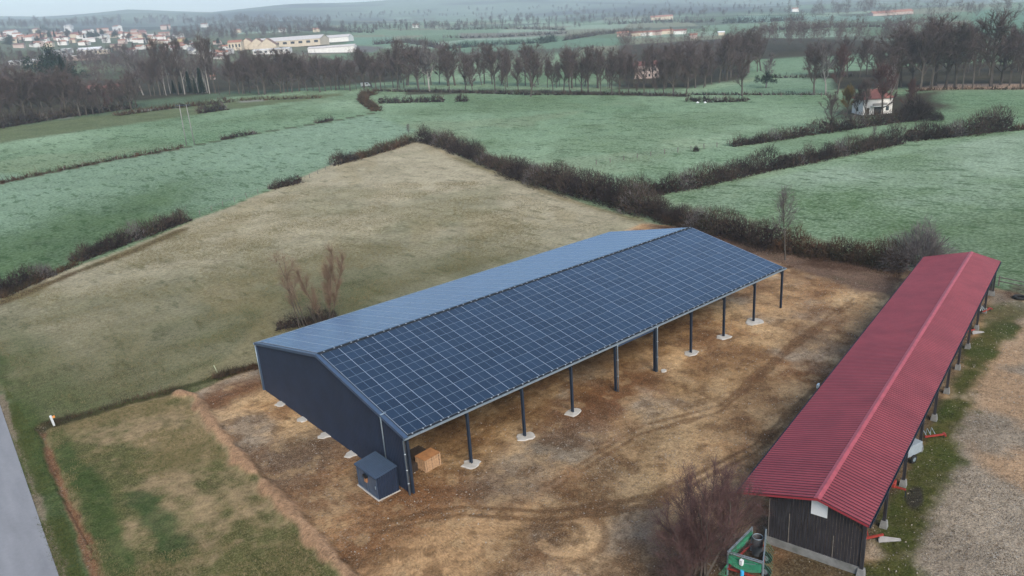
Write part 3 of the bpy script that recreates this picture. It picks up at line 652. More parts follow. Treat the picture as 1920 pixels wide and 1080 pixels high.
# ------------------------------------------------------------------ pallets
def pallet_stack(x, y, rz, n, L, W, m1, label, top=None):
    e = empty('pallet_stack', (x, y, .03), rz, label, 'pallets', 'pallets inside the near corner of the barn')
    for k in range(n):
        mb = MB(); z = k*.14; jx, jy = random.uniform(-.015, .015), random.uniform(-.015, .015)
        for s in (0, .5, 1): mb.box(jx, L+jx, s*(W-.1)+jy, s*(W-.1)+.1+jy, z, z+.03)
        for s in (0, .5, 1):
            for t in (0, .5, 1): mb.box(.05+t*(L-.24)+jx, .05+t*(L-.24)+.14+jx, .05+s*(W-.2)+jy, .05+s*(W-.2)+.1+jy, z+.031, z+.085, 1)  # recessed blocks coloured dark to paint in the shade of the gaps
        for t in range(7): mb.box(t*(L-.12)/6+jx, t*(L-.12)/6+.12+jx, jy, W+jy, z+.086, z+.125)
        mb.build('pallet', [m1, M['darkwood']], e)
    if top: MB().box(-.02, L+.02, -.02, W+.02, n*.14, n*.14+.018).build('plywood_sheet', top, e)
pallet_stack(2.50, 1.62, .1, 8, 1.7, 1.25, M['wood'], 'tall stack of pale pallets topped with a brown plywood sheet', M['ply'])
pallet_stack(1.15, 2.35, .12, 5, 1.2, .9, M['darkwood'], 'low stack of dark pallets next to the barn wall')
pallet_stack(2.5, 3.05, .1, 8, 1.2, 1.0, M['darkwood'], 'stack of dark pallets behind the plywood-topped stack')

# ------------------------------------------------------------------ red shed
RA = .202; RX, RY = 14.811, -28.64
W1, W2, SP, RE, RR_, RL, OV, RLx, RE_ = 2.797, 5.123, 5.869, 4.185, 4.989, 3.693, .59, 59.9, .322
shed = empty('red_roofed_shed', (RX, RY, 0), RA, 'long narrow open shed with a red ribbed metal roof and black boarded gable', 'shed')
def rib_roof(y0, z0, y1, z1):
    V = []; xs = []; p = .333
    k = int((RLx+OV)/p)
    for i in range(k+1):
        for s, o_ in ((0, 0), (.13, 0), (.17, .05), (.285, .05)): xs.append((min(-OV+i*p+s, RLx), o_))
    for x, o_ in xs: V += [(x, y0, z0+o_), (x, y1, z1+o_)]
    mb = MB()
    mb.add(V, [(2*i, 2*i+2, 2*i+3, 2*i+1) for i in range(len(xs)-1)]); mb.m = [1 if i % 4 in (3, 0) else 0 for i in range(len(xs)-1)]; return mb  # one rib side and the valley get the painted shade
rib_roof(-RE_, RE, W1, RR_).build('roof_slope', [M['red_roof'], M['red_rib_shade']], shed); rib_roof(W1+W2, RL, W1, RR_).build('roof_slope', [M['red_roof'], M['red_rib_shade']], shed)
mb = MB(); sl0 = (RR_-RE)/(W1+RE_); sl1 = (RR_-RL)/W2
mb.add([(x, y, z) for x in (-OV-.02, RLx+.02) for y, z in ((W1-.22, RR_-.22*sl0+.06), (W1, RR_+.085), (W1+.22, RR_-.22*sl1+.06), (W1+.22, RR_-.22*sl1+.045), (W1-.22, RR_-.22*sl0+.045))], [(0, 1, 6, 5), (1, 2, 7, 6), (2, 3, 8, 7), (3, 4, 9, 8), (4, 0, 5, 9), (0, 4, 3, 2, 1), (5, 6, 7, 8, 9)])
mb.build('ridge_cap', M['red_cap'], shed)
for (ya, za, yb_, zb) in ((-RE_, RE, W1, RR_), (W1+W2, RL, W1, RR_)):
    for x in (-OV+.02, RLx-.03): MB().bar((x, ya, za-.09), (x, yb_, zb-.09), .04, .14).build('barge_board', M['red_edge'] if x < 0 else M['steel'], shed)
mb = MB()
for x in np.arange(0, 59, SP): 
    mb.bar((x, -.25, RE-.15+.05), (x, W1, RR_-.16), .12, .2); mb.bar((x, W1, RR_-.16), (x, W1+W2-.1, RL-.12), .12, .2)
for y in (-.2, 1.2, W1, 4.4, 6.0, 7.6):
    z = (RE+(RR_-RE)*(y+RE_)/(W1+RE_) if y <= W1 else RR_-(y-W1)*sl1)-.045
    mb.bar((-OV+.05, y, z-.02), (RLx-.05, y, z-.02), .07, .06)
mb.build('roof_timbers', M['darkwood'], shed)
def half_gutter(y, z, s):
    pr = [(0, .03), (0, -.06), (.05, -.10), (.10, -.06), (.11, .02), (.095, .02), (.085, -.05), (.05, -.08), (.015, -.05), (.012, .03)]; n = len(pr)
    return MB().add([(x, y+s*p, z+q) for x in (-OV-.05, RLx+.05) for p, q in pr], [(i, (i+1) % n, n+(i+1) % n, n+i) for i in range(n)]+[tuple(range(n)), tuple(range(n, 2*n))])
half_gutter(-RE_-.005, RE-.03, -1).build('gutter', M['steel'], shed); half_gutter(W1+W2+.005, RL-.03, 1).build('gutter', M['steel'], shed)
for i in range(11):
    x = i*SP if i < 10 else 59.4
    po = MB().bar((x, 0, .55), (x, 0, RE-.15), .2, .22, up=(1, 0, 0)).build('post', M['boards'], shed)
    mb = MB(); mb.add([(x+sx*w_, sy_*w_, z) for z, w_ in ((-.1, .26), (.55, .18)) for sx, sy_ in ((-1, -1), (1, -1), (1, 1), (-1, 1))], [(3, 2, 1, 0), (4, 5, 6, 7), (0, 1, 5, 4), (1, 2, 6, 5), (2, 3, 7, 6), (3, 0, 4, 7)])
    mb.build('concrete_base', M['plinth'], po)
    if i % 2 == 1 or i < 10: MB().bar((x, .1, 3.2), (x, 1.2, RE+.05), .1, .1).build('knee_brace', M['darkwood'], po)
WL = 5.95
def gz(y): return (RE+(RR_-RE)*(y+RE_)/(W1+RE_) if y <= W1 else RR_-(y-W1)*sl1)-.2
def board_wall(x0, y0, x1, y1, zf, name):
    mb = MB(); d = np.array([x1-x0, y1-y0]); L = np.linalg.norm(d); d /= L; nn = np.array([-d[1], d[0]])
    k = int(L/.19); st = L/k
    for i in range(k):
        a = np.array([x0, y0])+d*(i*st+.008); b = np.array([x0, y0])+d*((i+1)*st-.008); o_ = random.uniform(0, .02)
        mb.add([(a[0]+nn[0]*q, a[1]+nn[1]*q, .62) for q in (o_, o_+.02)]+[(b[0]+nn[0]*q, b[1]+nn[1]*q, .62) for q in (o_, o_+.02)] + [(a[0]+nn[0]*q, a[1]+nn[1]*q, zf(a[1])) for q in (o_, o_+.02)]+[(b[0]+nn[0]*q, b[1]+nn[1]*q, zf(b[1])) for q in (o_, o_+.02)],
               [(0, 2, 6, 4), (1, 5, 7, 3), (0, 4, 5, 1), (2, 3, 7, 6), (4, 6, 7, 5), (0, 1, 3, 2)])
    mb.build(name, M['boards'], shed)
board_wall(0, .12, 0, WL, gz, 'gable_boards'); board_wall(0, WL, 59.3, WL, lambda y: gz(WL), 'rear_boards'); board_wall(59.3, .12, 59.3, WL, gz, 'far_gable_boards')
mb = MB(); mb.box(-.06, .10, .15, WL+.1, -.1, .60); mb.box(.12, 59.3, WL-.08, WL+.08, -.1, .59); mb.box(59.22, 59.4, .15, WL-.1, -.1, .6); mb.build('plinth_wall', M['plinth'], shed)
mb = MB().box(-.09, -.055, W1-.55, W1+.45, RR_-1.55, RR_-.32); mb.build('white_board', M['white'], shed)
for yy, z0_, z1_ in ((1.75, .65, 2.3), (4.55, .65, 2.9), (5.88, .65, 3.6)): MB().box(-.075, -.05, yy, yy+.05, z0_, z1_).build('cover_strip', M['post'], shed)

# ---- equipment at the shed
def shed_pt(u, v): return (RX+math.cos(RA)*u-math.sin(RA)*v, RY+math.sin(RA)*u+math.cos(RA)*v)
def wheel(parent, c, r, wd, axis, name='wheel'):
    n = 20; c = np.array(c, float); ax = np.array(axis, float); ax /= np.linalg.norm(ax)
    o = MB().tube([c-ax*wd/2, c-ax*wd*.42, c+ax*wd*.42, c+ax*wd/2], [r*.9, r, r, r*.9], n).build(name, M['rubber'], parent)
    MB().tube([c-ax*(wd/2+.01), c+ax*(wd/2+.01)], r*.5, 14).build('rim', M['galv'], o)
    return o
# green hose-frame machine before the gable
def at_z(px, py, z):
    d = FWD + RGT*(px-960)/FPX + UP*(540-py)/FPX; return CAM + d*(z-CAM[2])/d[2]
TZ = 1.75
BL_, BR_, FR_, FL_ = (at_z(*q, TZ) for q in ((1410, 991), (1436, 995), (1431, 1056), (1365, 1036)))
MC = (BL_+BR_+FR_+FL_)/4; mach = empty('crop_sprayer', (MC[0], MC[1], 0), 0, 'green farm sprayer frame with hoses and a grey tank before the black gable', 'sprayer')
O_ = np.array([MC[0], MC[1], 0]); BL_, BR_, FR_, FL_ = (q-O_ for q in (BL_, BR_, FR_, FL_))
dn = lambda q, z: np.array([q[0], q[1], z]); lerp = lambda a, b, t: a*(1-t)+b*t
mb = MB()
for a_, b_ in ((BL_, BR_), (BR_, FR_), (FR_, FL_), (FL_, BL_)): mb.bar(dn(a_, .55), dn(b_, .55), .1, .1)
mb.build('chassis', M['red_part'], mach)
for q in (BL_, BR_, FR_, FL_): MB().bar(dn(q, .02), dn(q, TZ+.12), .09, .09).build('upright', M['galv'], mach)
for a_, b_ in ((BL_, FL_), (BR_, FR_), (FL_, FR_)):
    pn_ = MB().bar(dn(lerp(a_, b_, .04), TZ-.42), dn(lerp(a_, b_, .96), TZ-.42), .025, .62).build('side_panel', M['green_part'], mach)
    mb = MB(); mb.bar(dn(a_, TZ), dn(b_, TZ), .06, .06); mb.bar(dn(a_, TZ+.12), dn(b_, TZ+.12), .035, .035); nrm_ = np.cross((b_-a_)/np.linalg.norm(b_-a_), [0, 0, 1])
    for k in range(9): mb.bar(dn(lerp(a_, b_, .05+k*.1), TZ), dn(lerp(a_, b_, .10+k*.1), TZ+.12), .022, .022)
    for sgn in (-.03, .03): mb.bar(dn(lerp(a_, b_, .15), TZ-.6)+nrm_*sgn, dn(lerp(a_, b_, .8), TZ-.25)+nrm_*sgn, .03, .03)
    mb.build('folded_boom', M['galv'], mach)
mb = MB()
nf = np.cross((FR_-FL_)/np.linalg.norm(FR_-FL_), [0, 0, 1]); nf = nf if nf@(O_*0+(FL_-BL_)) > 0 else -nf
for k in range(8): mb.tube([dn(lerp(FL_, FR_, t), TZ-.12-k*.06-.22*math.sin(PI*t))+nf*(.06+.02*k+.1*math.sin(PI*t)) for t in np.linspace(.03, .97, 9)], .02, 6)
for k in range(5): mb.tube([dn(lerp(BL_, FL_, t), TZ-.15-.3*math.sin(PI*((t*2.5+k*.2) % 1)))+np.array([.10+.02*k, -.05, 0]) for t in np.linspace(.05, .95, 12)], .018, 6)
for k in range(4): mb.tube([dn(FL_, .9)+nf*.05, dn(FL_, .45)+nf*(.3+.1*k)+np.array([-.2, .1*k, 0]), dn(FL_, .12)+nf*.35+np.array([.1, 0, 0]), dn(FL_, .5)+nf*.1], .018, 6)
mb.build('hoses', M['hose'], mach)
tc_ = at_z(1421, 1006, 1.62)-O_
tk = MB().tube([dn(tc_, .3), dn(tc_, 1.62)], .34, 24, cap=False).build('tank', M['tank'], mach, smooth=True); MB().tube([dn(tc_, .32), dn(tc_, .38)], .32, 20).build('tank_floor', M['black'], tk)
tr_ = MB(); [tr_.tube([dn(tc_, 1.60)+np.array([.33*math.cos(a_), .33*math.sin(a_), 0]) for a_ in np.linspace(0, 2*PI, 20)], .025, 6)]; tr_.build('tank_rim', M['galv'], tk)
q = lerp(FL_, FR_, .42)+nf*.2; MB().box(q[0]-.11, q[0]+.11, q[1]-.11, q[1]+.11, TZ-.45, TZ-.08).build('control_box', M['white'], mach, .02)
q = lerp(FL_, FR_, .46)+nf*.3; MB().tube([dn(q, .55), dn(q, 1.0)], .12, 14).build('canister', M['cyan'], mach)
mb = MB()
for k in range(9): q = lerp(BR_, FR_, .1+.1*k); mb.bar(dn(q, TZ-.4), dn(q, .45)+np.array([.35, -.45, 0]), .02, .02)
mb.build('tines', M['green_part'], mach)
for t in (.35, .75):
    q = lerp(BR_, FR_, t); wheel(mach, (q[0]+.22, q[1], .4), .4, .2, (1, .2, 0))
# implements along the open side
def implement(px, py, rz, kind, name, label, cat):
    p = at(px, py); e = empty(name, (p[0], p[1], 0), rz, label, cat)
    if kind == 'red_bar':
        MB().bar((0, 0, .35), (1.9, 0, .3), .14, .12).build('drawbar', M['red_part'], e); MB().bar((1.7, -.25, .3), (1.9, .25, .3), .16, .1).build('hitch', M['red_part'], e)
        mb = MB(); [mb.tube([(-.2+.4*k, .18, .45), (.0+.4*k, .35, .9), (.2+.4*k, .1, .4)], .03, 6) for k in range(3)]; mb.build('springs', M['galv'], e)
        MB().bar((1.8, 0, .28), (1.8, 0, -.02), .06, .06).build('stand', M['steel'], e)
    if kind == 'trailer':
        MB().box(-1.2, .7, -.6, .6, .6, 1.5).build('bin', mat('light grey paint', (.27, .31, .34), .5, var=.1, vscale=3), e, .03)
        MB().bar((.7, -.45, .62), (1.7, 0, .5), .07, .07).build('drawbar', M['galv'], e); MB().bar((.7, .45, .62), (1.7, 0, .5), .07, .07).build('drawbar', M['galv'], e); MB().bar((.75, -.45, .62), (.75, .45, .62), .06, .06).build('crossbar', M['galv'], e)
        for s in (-.68, .68): wheel(e, (-.4, s, .34), .34, .16, (0, 1, 0))
        MB().bar((1.6, 0, .48), (1.6, 0, -.02), .05, .05).build('prop_stand', M['galv'], e)
    if kind == 'red_rake':
        MB().box(-.3, .3, -.2, .2, .65, 1.05).build('gearbox', M['red_part'], e, .04); MB().bar((0, -.9, .62), (0, .5, .6), .12, .1).build('beam', M['red_part'], e)
        MB().bar((0, 0, .65), (.2, .3, 1.5), .08, .06).build('lever', M['red_part'], e)
        for y in (-.9, .45): MB().bar((0, y, .6), (0, y, -.02), .06, .06).build('leg', M['steel'], e)
    if kind == 'plough':
        MB().bar((-.9, 0, .55), (.6, .05, .5), .12, .12).build('beam', M['red_part'], e)
        MB().tube([(-.7, .1, .6), (-.8, .2, 1.15), (-.6, .25, 1.2), (-.5, .15, .6)], .04, 8).build('headstock', M['red_part'], e)
        mb = MB(); mb.add([(0.2, -.1, .05), (1.7, -.35, .02), (1.8, -.15, .06), (.3, .15, .42), (0.2, -.07, .02), (1.7, -.32, .0), (1.8, -.12, .03), (.3, .18, .40)], [(0, 1, 2, 3), (7, 6, 5, 4), (0, 4, 5, 1), (1, 5, 6, 2), (2, 6, 7, 3), (3, 7, 4, 0)]); mb.build('blade', M['pole'], e)
        MB().bar((.3, .1, .5), (.3, .05, .1), .06, .06).build('leg', M['steel'], e)
implement(1733, 826, -.55, 'red_bar', 'drawbar_implement', 'bright red drawbar implement poking out from under the red-roofed shed', 'farm implement')
implement(1703, 858, -.2, 'trailer', 'small_trailer', 'light grey small trailer parked under the open side of the red shed', 'trailer')
implement(1672, 925, .2, 'red_rake', 'hay_rake', 'orange-red hay rake standing between the two nearest shed posts', 'farm implement')
implement(1641, 1018, -.5, 'plough', 'plough', 'small plough with a grey blade and red headstock at the shed corner', 'farm implement')
implement(1842, 590, -.1, 'red_bar', 'harrow_frame', 'small dull red implement at the far posts of the red shed', 'farm implement')
implement(1820, 628, -.3, 'plough', 'grubber', 'grey implement on the ground at the sixth shed post from the far end', 'farm implement')
# stacked things below the roof
for k, (u, lab) in enumerate(((12, 'brown timber crate stack under the near half of the red shed'), (27, 'brown timber crate stack under the middle of the red shed'), (44, 'brown timber crate stack under the far half of the red shed'))):
    x, y = shed_pt(u, 3.2); pallet_stack(x, y, RA, 7, 1.2, 1.0, M['darkwood'], lab)
# old tyre
p = at(1912, 560); ty = empty('tyre', (p[0], p[1], 0), .4, 'old black tyre lying beside the far fence', 'tyre')
V = []; F = []; n1, n2 = 24, 10
for i in range(n1):
    for j in range(n2):
        a = 2*PI*i/n1; b = 2*PI*j/n2; rr = .58+.19*math.cos(b); V.append((rr*math.cos(a), rr*math.sin(a), .17+.17*math.sin(b)))
for i in range(n1):
    for j in range(n2): F.append((i*n2+j, ((i+1) % n1)*n2+j, ((i+1) % n1)*n2+(j+1) % n2, i*n2+(j+1) % n2))
MB().add(V, F).build('tread', M['rubber'], ty, smooth=True)
# roof-side floodlight
x, y = shed_pt(SP*4.55, W1+W2+.3); p = (20.0, -3.0)
fl = empty('floodlight', (*shed_pt(17.6, W1+W2+.12), RL-.1), RA, 'small pale floodlight fixed at the left eave of the red shed', 'lamp')
MB().box(-.22, .22, 0, .16, .0, .34).build('housing', M['galv'], fl, .02); MB().box(-.18, .18, .161, .17, .04, .30).build('lens', M['white'], fl)

# ------------------------------------------------------------------ vegetation generators
def slivers(P, D, Ls, Ws):
    """thin triangles from P along D"""
    n = len(P); D = D/np.linalg.norm(D, axis=1, keepdims=True); q = rng.normal(size=(n, 3)); S_ = np.cross(D, q); S_ /= np.linalg.norm(S_, axis=1, keepdims=True)+1e-9
    V = np.empty((n, 3, 3)); V[:, 0] = P-S_*Ws[:, None]/2; V[:, 1] = P+S_*Ws[:, None]/2; V[:, 2] = P+D*Ls[:, None]
    return V.reshape(-1, 3), np.arange(3*n).reshape(-1, 3)
def tubes_np(paths, n=4):
    V = []; F = []; k = 0
    for pts, rad in paths:
        m = len(pts)
        for i in range(m):
            d = pts[min(i+1, m-1)]-pts[max(i-1, 0)]; d = d/(np.linalg.norm(d)+1e-9)
            up = np.array([0, 0, 1.]) if abs(d[2]) < .9 else np.array([1., 0, 0]); r = np.cross(d, up); r /= np.linalg.norm(r); u = np.cross(r, d)
            for a in range(n): t = 2*PI*a/n; V.append(pts[i]+rad[i]*(math.cos(t)*r+math.sin(t)*u))
        for i in range(m-1):
            for a in range(n): F.append((k+i*n+a, k+i*n+(a+1) % n, k+(i+1)*n+(a+1) % n, k+(i+1)*n+a))
        k += m*n
    return np.array(V), np.array(F)
def grow(p, d, L, r0, segs, wob, lift, R):
    pts = [p]; d = d/np.linalg.norm(d)
    for i in range(segs):
        d = d + R.normal(size=3)*wob + np.array([0, 0, lift]); d /= np.linalg.norm(d); pts.append(pts[-1]+d*L/segs)
    return [np.array(pts), np.linspace(r0, r0*.35, segs+1)], d
def bare_tree(seed, H=1.0, trunk=.28, spread=.42, nl=14, ntw=2600, tw=.005, stems=1, up=.10, tl=.07, tr=.018, low=.25):
    """unit-height bare tree -> (wood V,F), (twig V,F)"""
    R = np.random.default_rng(seed); paths = []; tips = []
    for s in range(stems):
        d0 = np.array([R.normal()*.05, R.normal()*.05, 1.]) if stems == 1 else np.array([R.normal()*.35, R.normal()*.35, 1.])
        top = .80 if stems == 1 else R.uniform(.55, .9)
        tk, _ = grow(np.array([R.normal()*.03*(stems > 1), R.normal()*.03*(stems > 1), -.01]), d0, top, tr*(1 if stems == 1 else .6), 8, .06, .08, R); paths.append(tk)
        tips.append((tk, 1))
        for k in range(nl if stems == 1 else max(3, nl//stems)):
            t = low+(1-low)*((k+.5)/(nl if stems == 1 else max(3, nl//stems)))**.8; i = min(7, int(t*8)); f = t*8-i; p = tk[0][i]*(1-f)+tk[0][i+1]*f
            a = k*2.4+R.uniform(-.4, .4); sl_ = spread*(1-.55*max(0, t-.35)/.65)*R.uniform(.75, 1.15)
            lb, dd = grow(p, np.array([math.cos(a), math.sin(a), R.uniform(.35, .9)+.8*t]), sl_, tk[1][i]*.55, 6, .14, up, R); paths.append(lb); tips.append((lb, .8))
            for q in range(4):
                j = R.integers(1, 6); p2 = lb[0][j]; a2 = R.uniform(0, 2*PI)
                d2 = (lb[0][j+1]-lb[0][j]); d2 /= np.linalg.norm(d2); d2 = d2+R.normal(size=3)*.55+np.array([0, 0, .25])
                sb, _ = grow(p2, d2, sl_*R.uniform(.35, .6), lb[1][j]*.55, 4, .16, up*.8, R); paths.append(sb); tips.append((sb, 1.2))
    Vw, Fw = tubes_np(paths)
    ws = np.array([w_*np.linalg.norm(t[0][-1]-t[0][0]) for t, w_ in tips]); ws /= ws.sum(); P = []; D = []
    for (t, _), c in zip(tips, R.multinomial(ntw, ws)):
        if c == 0: continue
        m = len(t[0])-1; u = R.uniform(.25, 1, c)*m; i = np.minimum(u.astype(int), m-1); f = (u-i)[:, None]
        P.append(t[0][i]*(1-f)+t[0][i+1]*f); dd = t[0][i+1]-t[0][i]; dd = dd/np.linalg.norm(dd, axis=1, keepdims=True); D.append(dd+R.normal(size=(c, 3))*.6+np.array([0, 0, .25]))
    P = np.concatenate(P); D = np.concatenate(D); L = tl*R.uniform(.5, 1.4, len(P))
    Dn = D/np.linalg.norm(D, axis=1, keepdims=True)
    P2 = P+Dn*(L*R.uniform(.3, .9, len(P)))[:, None]; D2 = Dn+R.normal(size=D.shape)*.45
    V, F = slivers(np.concatenate([P, P2]), np.concatenate([D, D2]), np.concatenate([L, L*.7]), np.full(2*len(P), tw)*np.concatenate([R.uniform(.7, 1.3, len(P)), R.uniform(.5, .9, len(P))]))
    return (Vw, Fw), (V, F)
PROTO = {}
def proto(key, wood, crown, mw, mc):
    a = mesh_np('trunk', wood[0], wood[1], mw); b = mesh_np('crown', crown[0], crown[1], mc)
    PROTO[key] = (a.data, b.data); bpy.data.objects.remove(a); bpy.data.objects.remove(b)
def place_tree(key, p, H, label, cat='tree', group=None, name='bare_tree', sx=1.0, sink=0.0):
    e = empty(name, (p[0], p[1], p[2]-sink), random.uniform(0, 6.28), label, cat, group); e.scale = (H*sx, H*sx, H)
    for nm, d in zip(('trunk', 'crown'), PROTO[key]):
        if d is None: continue
        o = bpy.data.objects.new(nm, d); C.objects.link(o); o.parent = e
    return e
for i in range(4):
    proto('oak%d' % i, *bare_tree(10+i, spread=.46, nl=15, ntw=2400, tw=.0052, tl=.075, tr=.022, low=.22), M['bark'], M['twig_brown'])
    proto('tall%d' % i, *bare_tree(20+i, spread=.26, nl=18, ntw=2000, tw=.0045, tl=.06, tr=.014, up=.2, low=.25), M['bark'], M['twig_brown'])
for i in range(2):
    proto('grey%d' % i, *bare_tree(30+i, spread=.28, nl=16, ntw=1800, tw=.0042, tl=.06, tr=.014, up=.2), M['bark_pale'], M['twig_grey'])
    proto('birch%d' % i, *bare_tree(35+i, spread=.24, nl=14, ntw=900, tw=.004, tl=.06, tr=.013, up=.25, low=.35), M['bark_pale'], M['twig_brown'])
    proto('red%d' % i, *bare_tree(40+i, spread=.40, nl=15, ntw=3200, tw=.0045, tl=.07, tr=.018, up=.15, low=.15), M['bark'], M['twig_red'])
    proto('bush%d' % i, *bare_tree(50+i, spread=.45, nl=24, ntw=3400, tw=.010, tl=.12, tr=.02, stems=6, up=.1, low=.1), M['bark'], M['twig_dark'])
proto('gold0', *bare_tree(60, spread=.5, nl=16, ntw=3400, tw=.012, tl=.12, tr=.03, low=.2), M['bark'], M['twig_gold'])
def conifer(seed, wdt=.16, n=2600):
    R = np.random.default_rng(seed); z = R.uniform(.08, 1, n)**1.0; rad = wdt*(1-z)**.75+.012; a = R.uniform(0, 2*PI, n); q = rad*R.uniform(.5, 1, n)
    P = np.stack([q*np.cos(a)*.3, q*np.sin(a)*.3, z+.01], 1); D = np.stack([np.cos(a), np.sin(a), R.uniform(-.5, .35, n)], 1)
    V, F = slivers(P, D, q*1.0+.02, np.full(n, .028)); W = tubes_np([[np.array([[0, 0, -.01], [0, 0, .5], [0, 0, .98]]), np.array([.016, .01, .003])]], 6)
    return W, (V, F)
def round_ever(seed, n=2600):
    R = np.random.default_rng(seed); c = R.normal(size=(14, 3))*np.array([.16, .16, .16])+np.array([0, 0, .55]); k = R.integers(0, 14, n)
    P = c[k]+R.normal(size=(n, 3))*.075; V, F = slivers(P, R.normal(size=(n, 3)), R.uniform(.03, .07, n), np.full(n, .03)); W = tubes_np([[np.array([[0, 0, -.01], [0, .02, .3], [0, 0, .7]]), np.array([.03, .02, .008])]], 6)
    return W, (V, F)
proto('con0', *conifer(1), M['bark'], M['leaf_dark']); proto('con1', *conifer(2, .11), M['bark'], M['leaf_dark']); proto('ever0', *round_ever(3), M['bark'], M['leaf_dark'])
MIX = ['twig_dark', 'twig_mid', 'twig_olive', 'bramble', 'twig_grey']
def hedge(pts_px, hts, wdt, label, mk='twig_dark', name='hedge', cat='hedge', dens=1.0, group=None, world=False, core=True, bl=None, lift=.7):
    """bushy line following points on the ground; hts = height in metres per point"""
    W = np.array([at(x, y) for x, y in pts_px]) if not world else np.array(pts_px, float)
    seg_ = np.linalg.norm(np.diff(W[:, :2], axis=0), axis=1); cum = np.concatenate([[0], np.cumsum(seg_)]); L = cum[-1]
    mid = W.mean(0); mp_ = mpx(mid)*1.875                                  # metres per rendered pixel
    hm = max(hts) if hasattr(hts, '__len__') else hts
    bw = bl or max(.035, mp_*.42); ln = max(.45, mp_*3.2)
    n = int(min(60000, dens*L*(wdt+hm)*1.6/(bw*ln)))
    R = np.random.default_rng(int(abs(W[0, 0]*13+W[0, 1]*7)) % 99991)
    s = R.uniform(0, L, n); hb = np.interp(s, cum, hts if hasattr(hts, '__len__') else [hts]*len(cum))
    cl = .45+.75*vn(s, s*0, max(1.6, hm*.7), 3)+.40*(vn(s, s*0, 1.1, 5)-.5)+.25*(vn(s, s*0, 14, 6)-.4); h = hb*cl                       # uneven shrub by shrub
    cx = np.interp(s, cum, W[:, 0]); cy_ = np.interp(s, cum, W[:, 1])
    j = np.clip(np.searchsorted(cum, s)-1, 0, len(seg_)-1); tx = (W[j+1, 0]-W[j, 0])/seg_[j]; ty_ = (W[j+1, 1]-W[j, 1])/seg_[j]
    a = R.uniform(0, PI, n); q = R.uniform(.15, 1, n)**.6; wl = wdt*.5*(.7+.6*vn(s, s*0+9, 3.1, 7))
    off = np.cos(a)*q*wl; z = np.sin(a)*q*h*.9
    X = cx-ty_*off+R.normal(size=n)*.2; Y = cy_+tx*off+R.normal(size=n)*.2; Z0 = zt(X, Y)
    D = np.stack([-ty_*np.cos(a)*.6, tx*np.cos(a)*.6, lift+np.sin(a)*.5], 1)+R.normal(size=(n, 3))*.5
    V1, F1 = slivers(np.stack([X, Y, Z0+z-.05], 1), D, ln*R.uniform(.5, 1.6, n)*(1+.5*(np.sin(a)*q > .8)), bw*R.uniform(.5, 1.3, n)*(1-.3*(np.sin(a)*q > .8)))
    sp_n = vn(s, s*0, 4.5, 13)+R.normal(size=n)*.10; mi = np.where(sp_n < .42, 0, np.where(sp_n < .62, 1, np.where(sp_n < .72, 2, np.where(sp_n < .84, 3, 4))))
    parts = [(V1, F1)]
    if core:
        nc = int(min(16000, L*(wdt+hm)*.9/(bw*6)**2*dens)); s = R.uniform(0, L, nc); hb = np.interp(s, cum, hts if hasattr(hts, '__len__') else [hts]*len(cum))
        h = hb*(.62+.55*vn(s, s*0, max(1.6, hm*.55), 3)); cx = np.interp(s, cum, W[:, 0]); cy_ = np.interp(s, cum, W[:, 1]); j = np.clip(np.searchsorted(cum, s)-1, 0, len(seg_)-1)
        a = R.uniform(0, PI, nc); q = R.uniform(0, .72, nc); off = np.cos(a)*q*wdt*.5; X = cx-(W[j+1, 1]-W[j, 1])/seg_[j]*off; Y = cy_+(W[j+1, 0]-W[j, 0])/seg_[j]*off
        V2, F2 = slivers(np.stack([X, Y, zt(X, Y)+np.sin(a)*q*h*.8], 1), R.normal(size=(nc, 3))*[1, 1, .7], np.full(nc, bw*9), np.full(nc, bw*6)); parts.append((V2, F2))
    V = np.concatenate([p_[0] for p_ in parts]); F = np.concatenate([parts[0][1]]+([parts[1][1]+len(parts[0][0])] if core else []))
    if mk == 'twig_dark': o = mesh_np(name, V-mid, F, [M[k] for k in MIX], mi=np.concatenate([mi, np.zeros(len(F)-n, int)]))
    else: o = mesh_np(name, V-mid, F, M[mk])
    o.location = mid
    return tag(o, label, cat, group)
def dome(seed, n=9000, tw=.007, tl=.16):
    R = np.random.default_rng(seed); D = R.normal(size=(n, 3)); D[:, 2] = np.abs(D[:, 2])*1.1+.05; D /= np.linalg.norm(D, axis=1, keepdims=True)
    lump = .78+.22*np.sin(D[:, 0]*5+seed)*np.cos(D[:, 1]*4)+R.normal(size=n)*.05; q = R.uniform(.25, 1, n)**.55*lump
    P = D*q[:, None]*[.62, .62, .88]; V, F = slivers(P*[1, 1, 1], D*[1, 1, 1.2]+R.normal(size=(n, 3))*.4, tl*R.uniform(.4, 1.2, n)*.8, np.full(n, tw)*R.uniform(.5, 1.2, n))
    W = tubes_np([grow(np.zeros(3)-[0, 0, .02], np.array([math.cos(a)*.6, math.sin(a)*.6, 1]), .7, .014, 5, .12, .05, R)[0] for a in np.linspace(0, 6, 12)]); return W, (V, F)
proto('dome0', *dome(1), M['bark'], M['twig_grey']); proto('dome1', *dome(2, 5000, .010), M['bark'], M['twig_dark']); proto('dome2', *dome(3, 1500, .007), M['bark'], M['twig_mid'])
def Mx(px, py, hpx): return hpx*mpx(at(px, py))*1.02      # metres for a height in photo pixels
hedge([(787, 264), (830, 274), (890, 298), (960, 326)], [6.0, 6, 4.5, 4.2], 5, 'dark hedge from the top corner of the straw field down its right edge', bl=.10)
hedge([(960, 326), (1020, 345), (1090, 364), (1150, 380), (1215, 402)], [4.6, 6.2, 6.6, 6, 5.5], 8, 'thick dark hedge where two hedges meet above the far end of the solar barn', dens=1.3)
hedge([(1215, 402), (1300, 425), (1390, 448), (1460, 466)], [5, 4.6, 5.0, 4.8], 5.5, 'dark brown hedge behind the far end of the solar barn', dens=1.3)
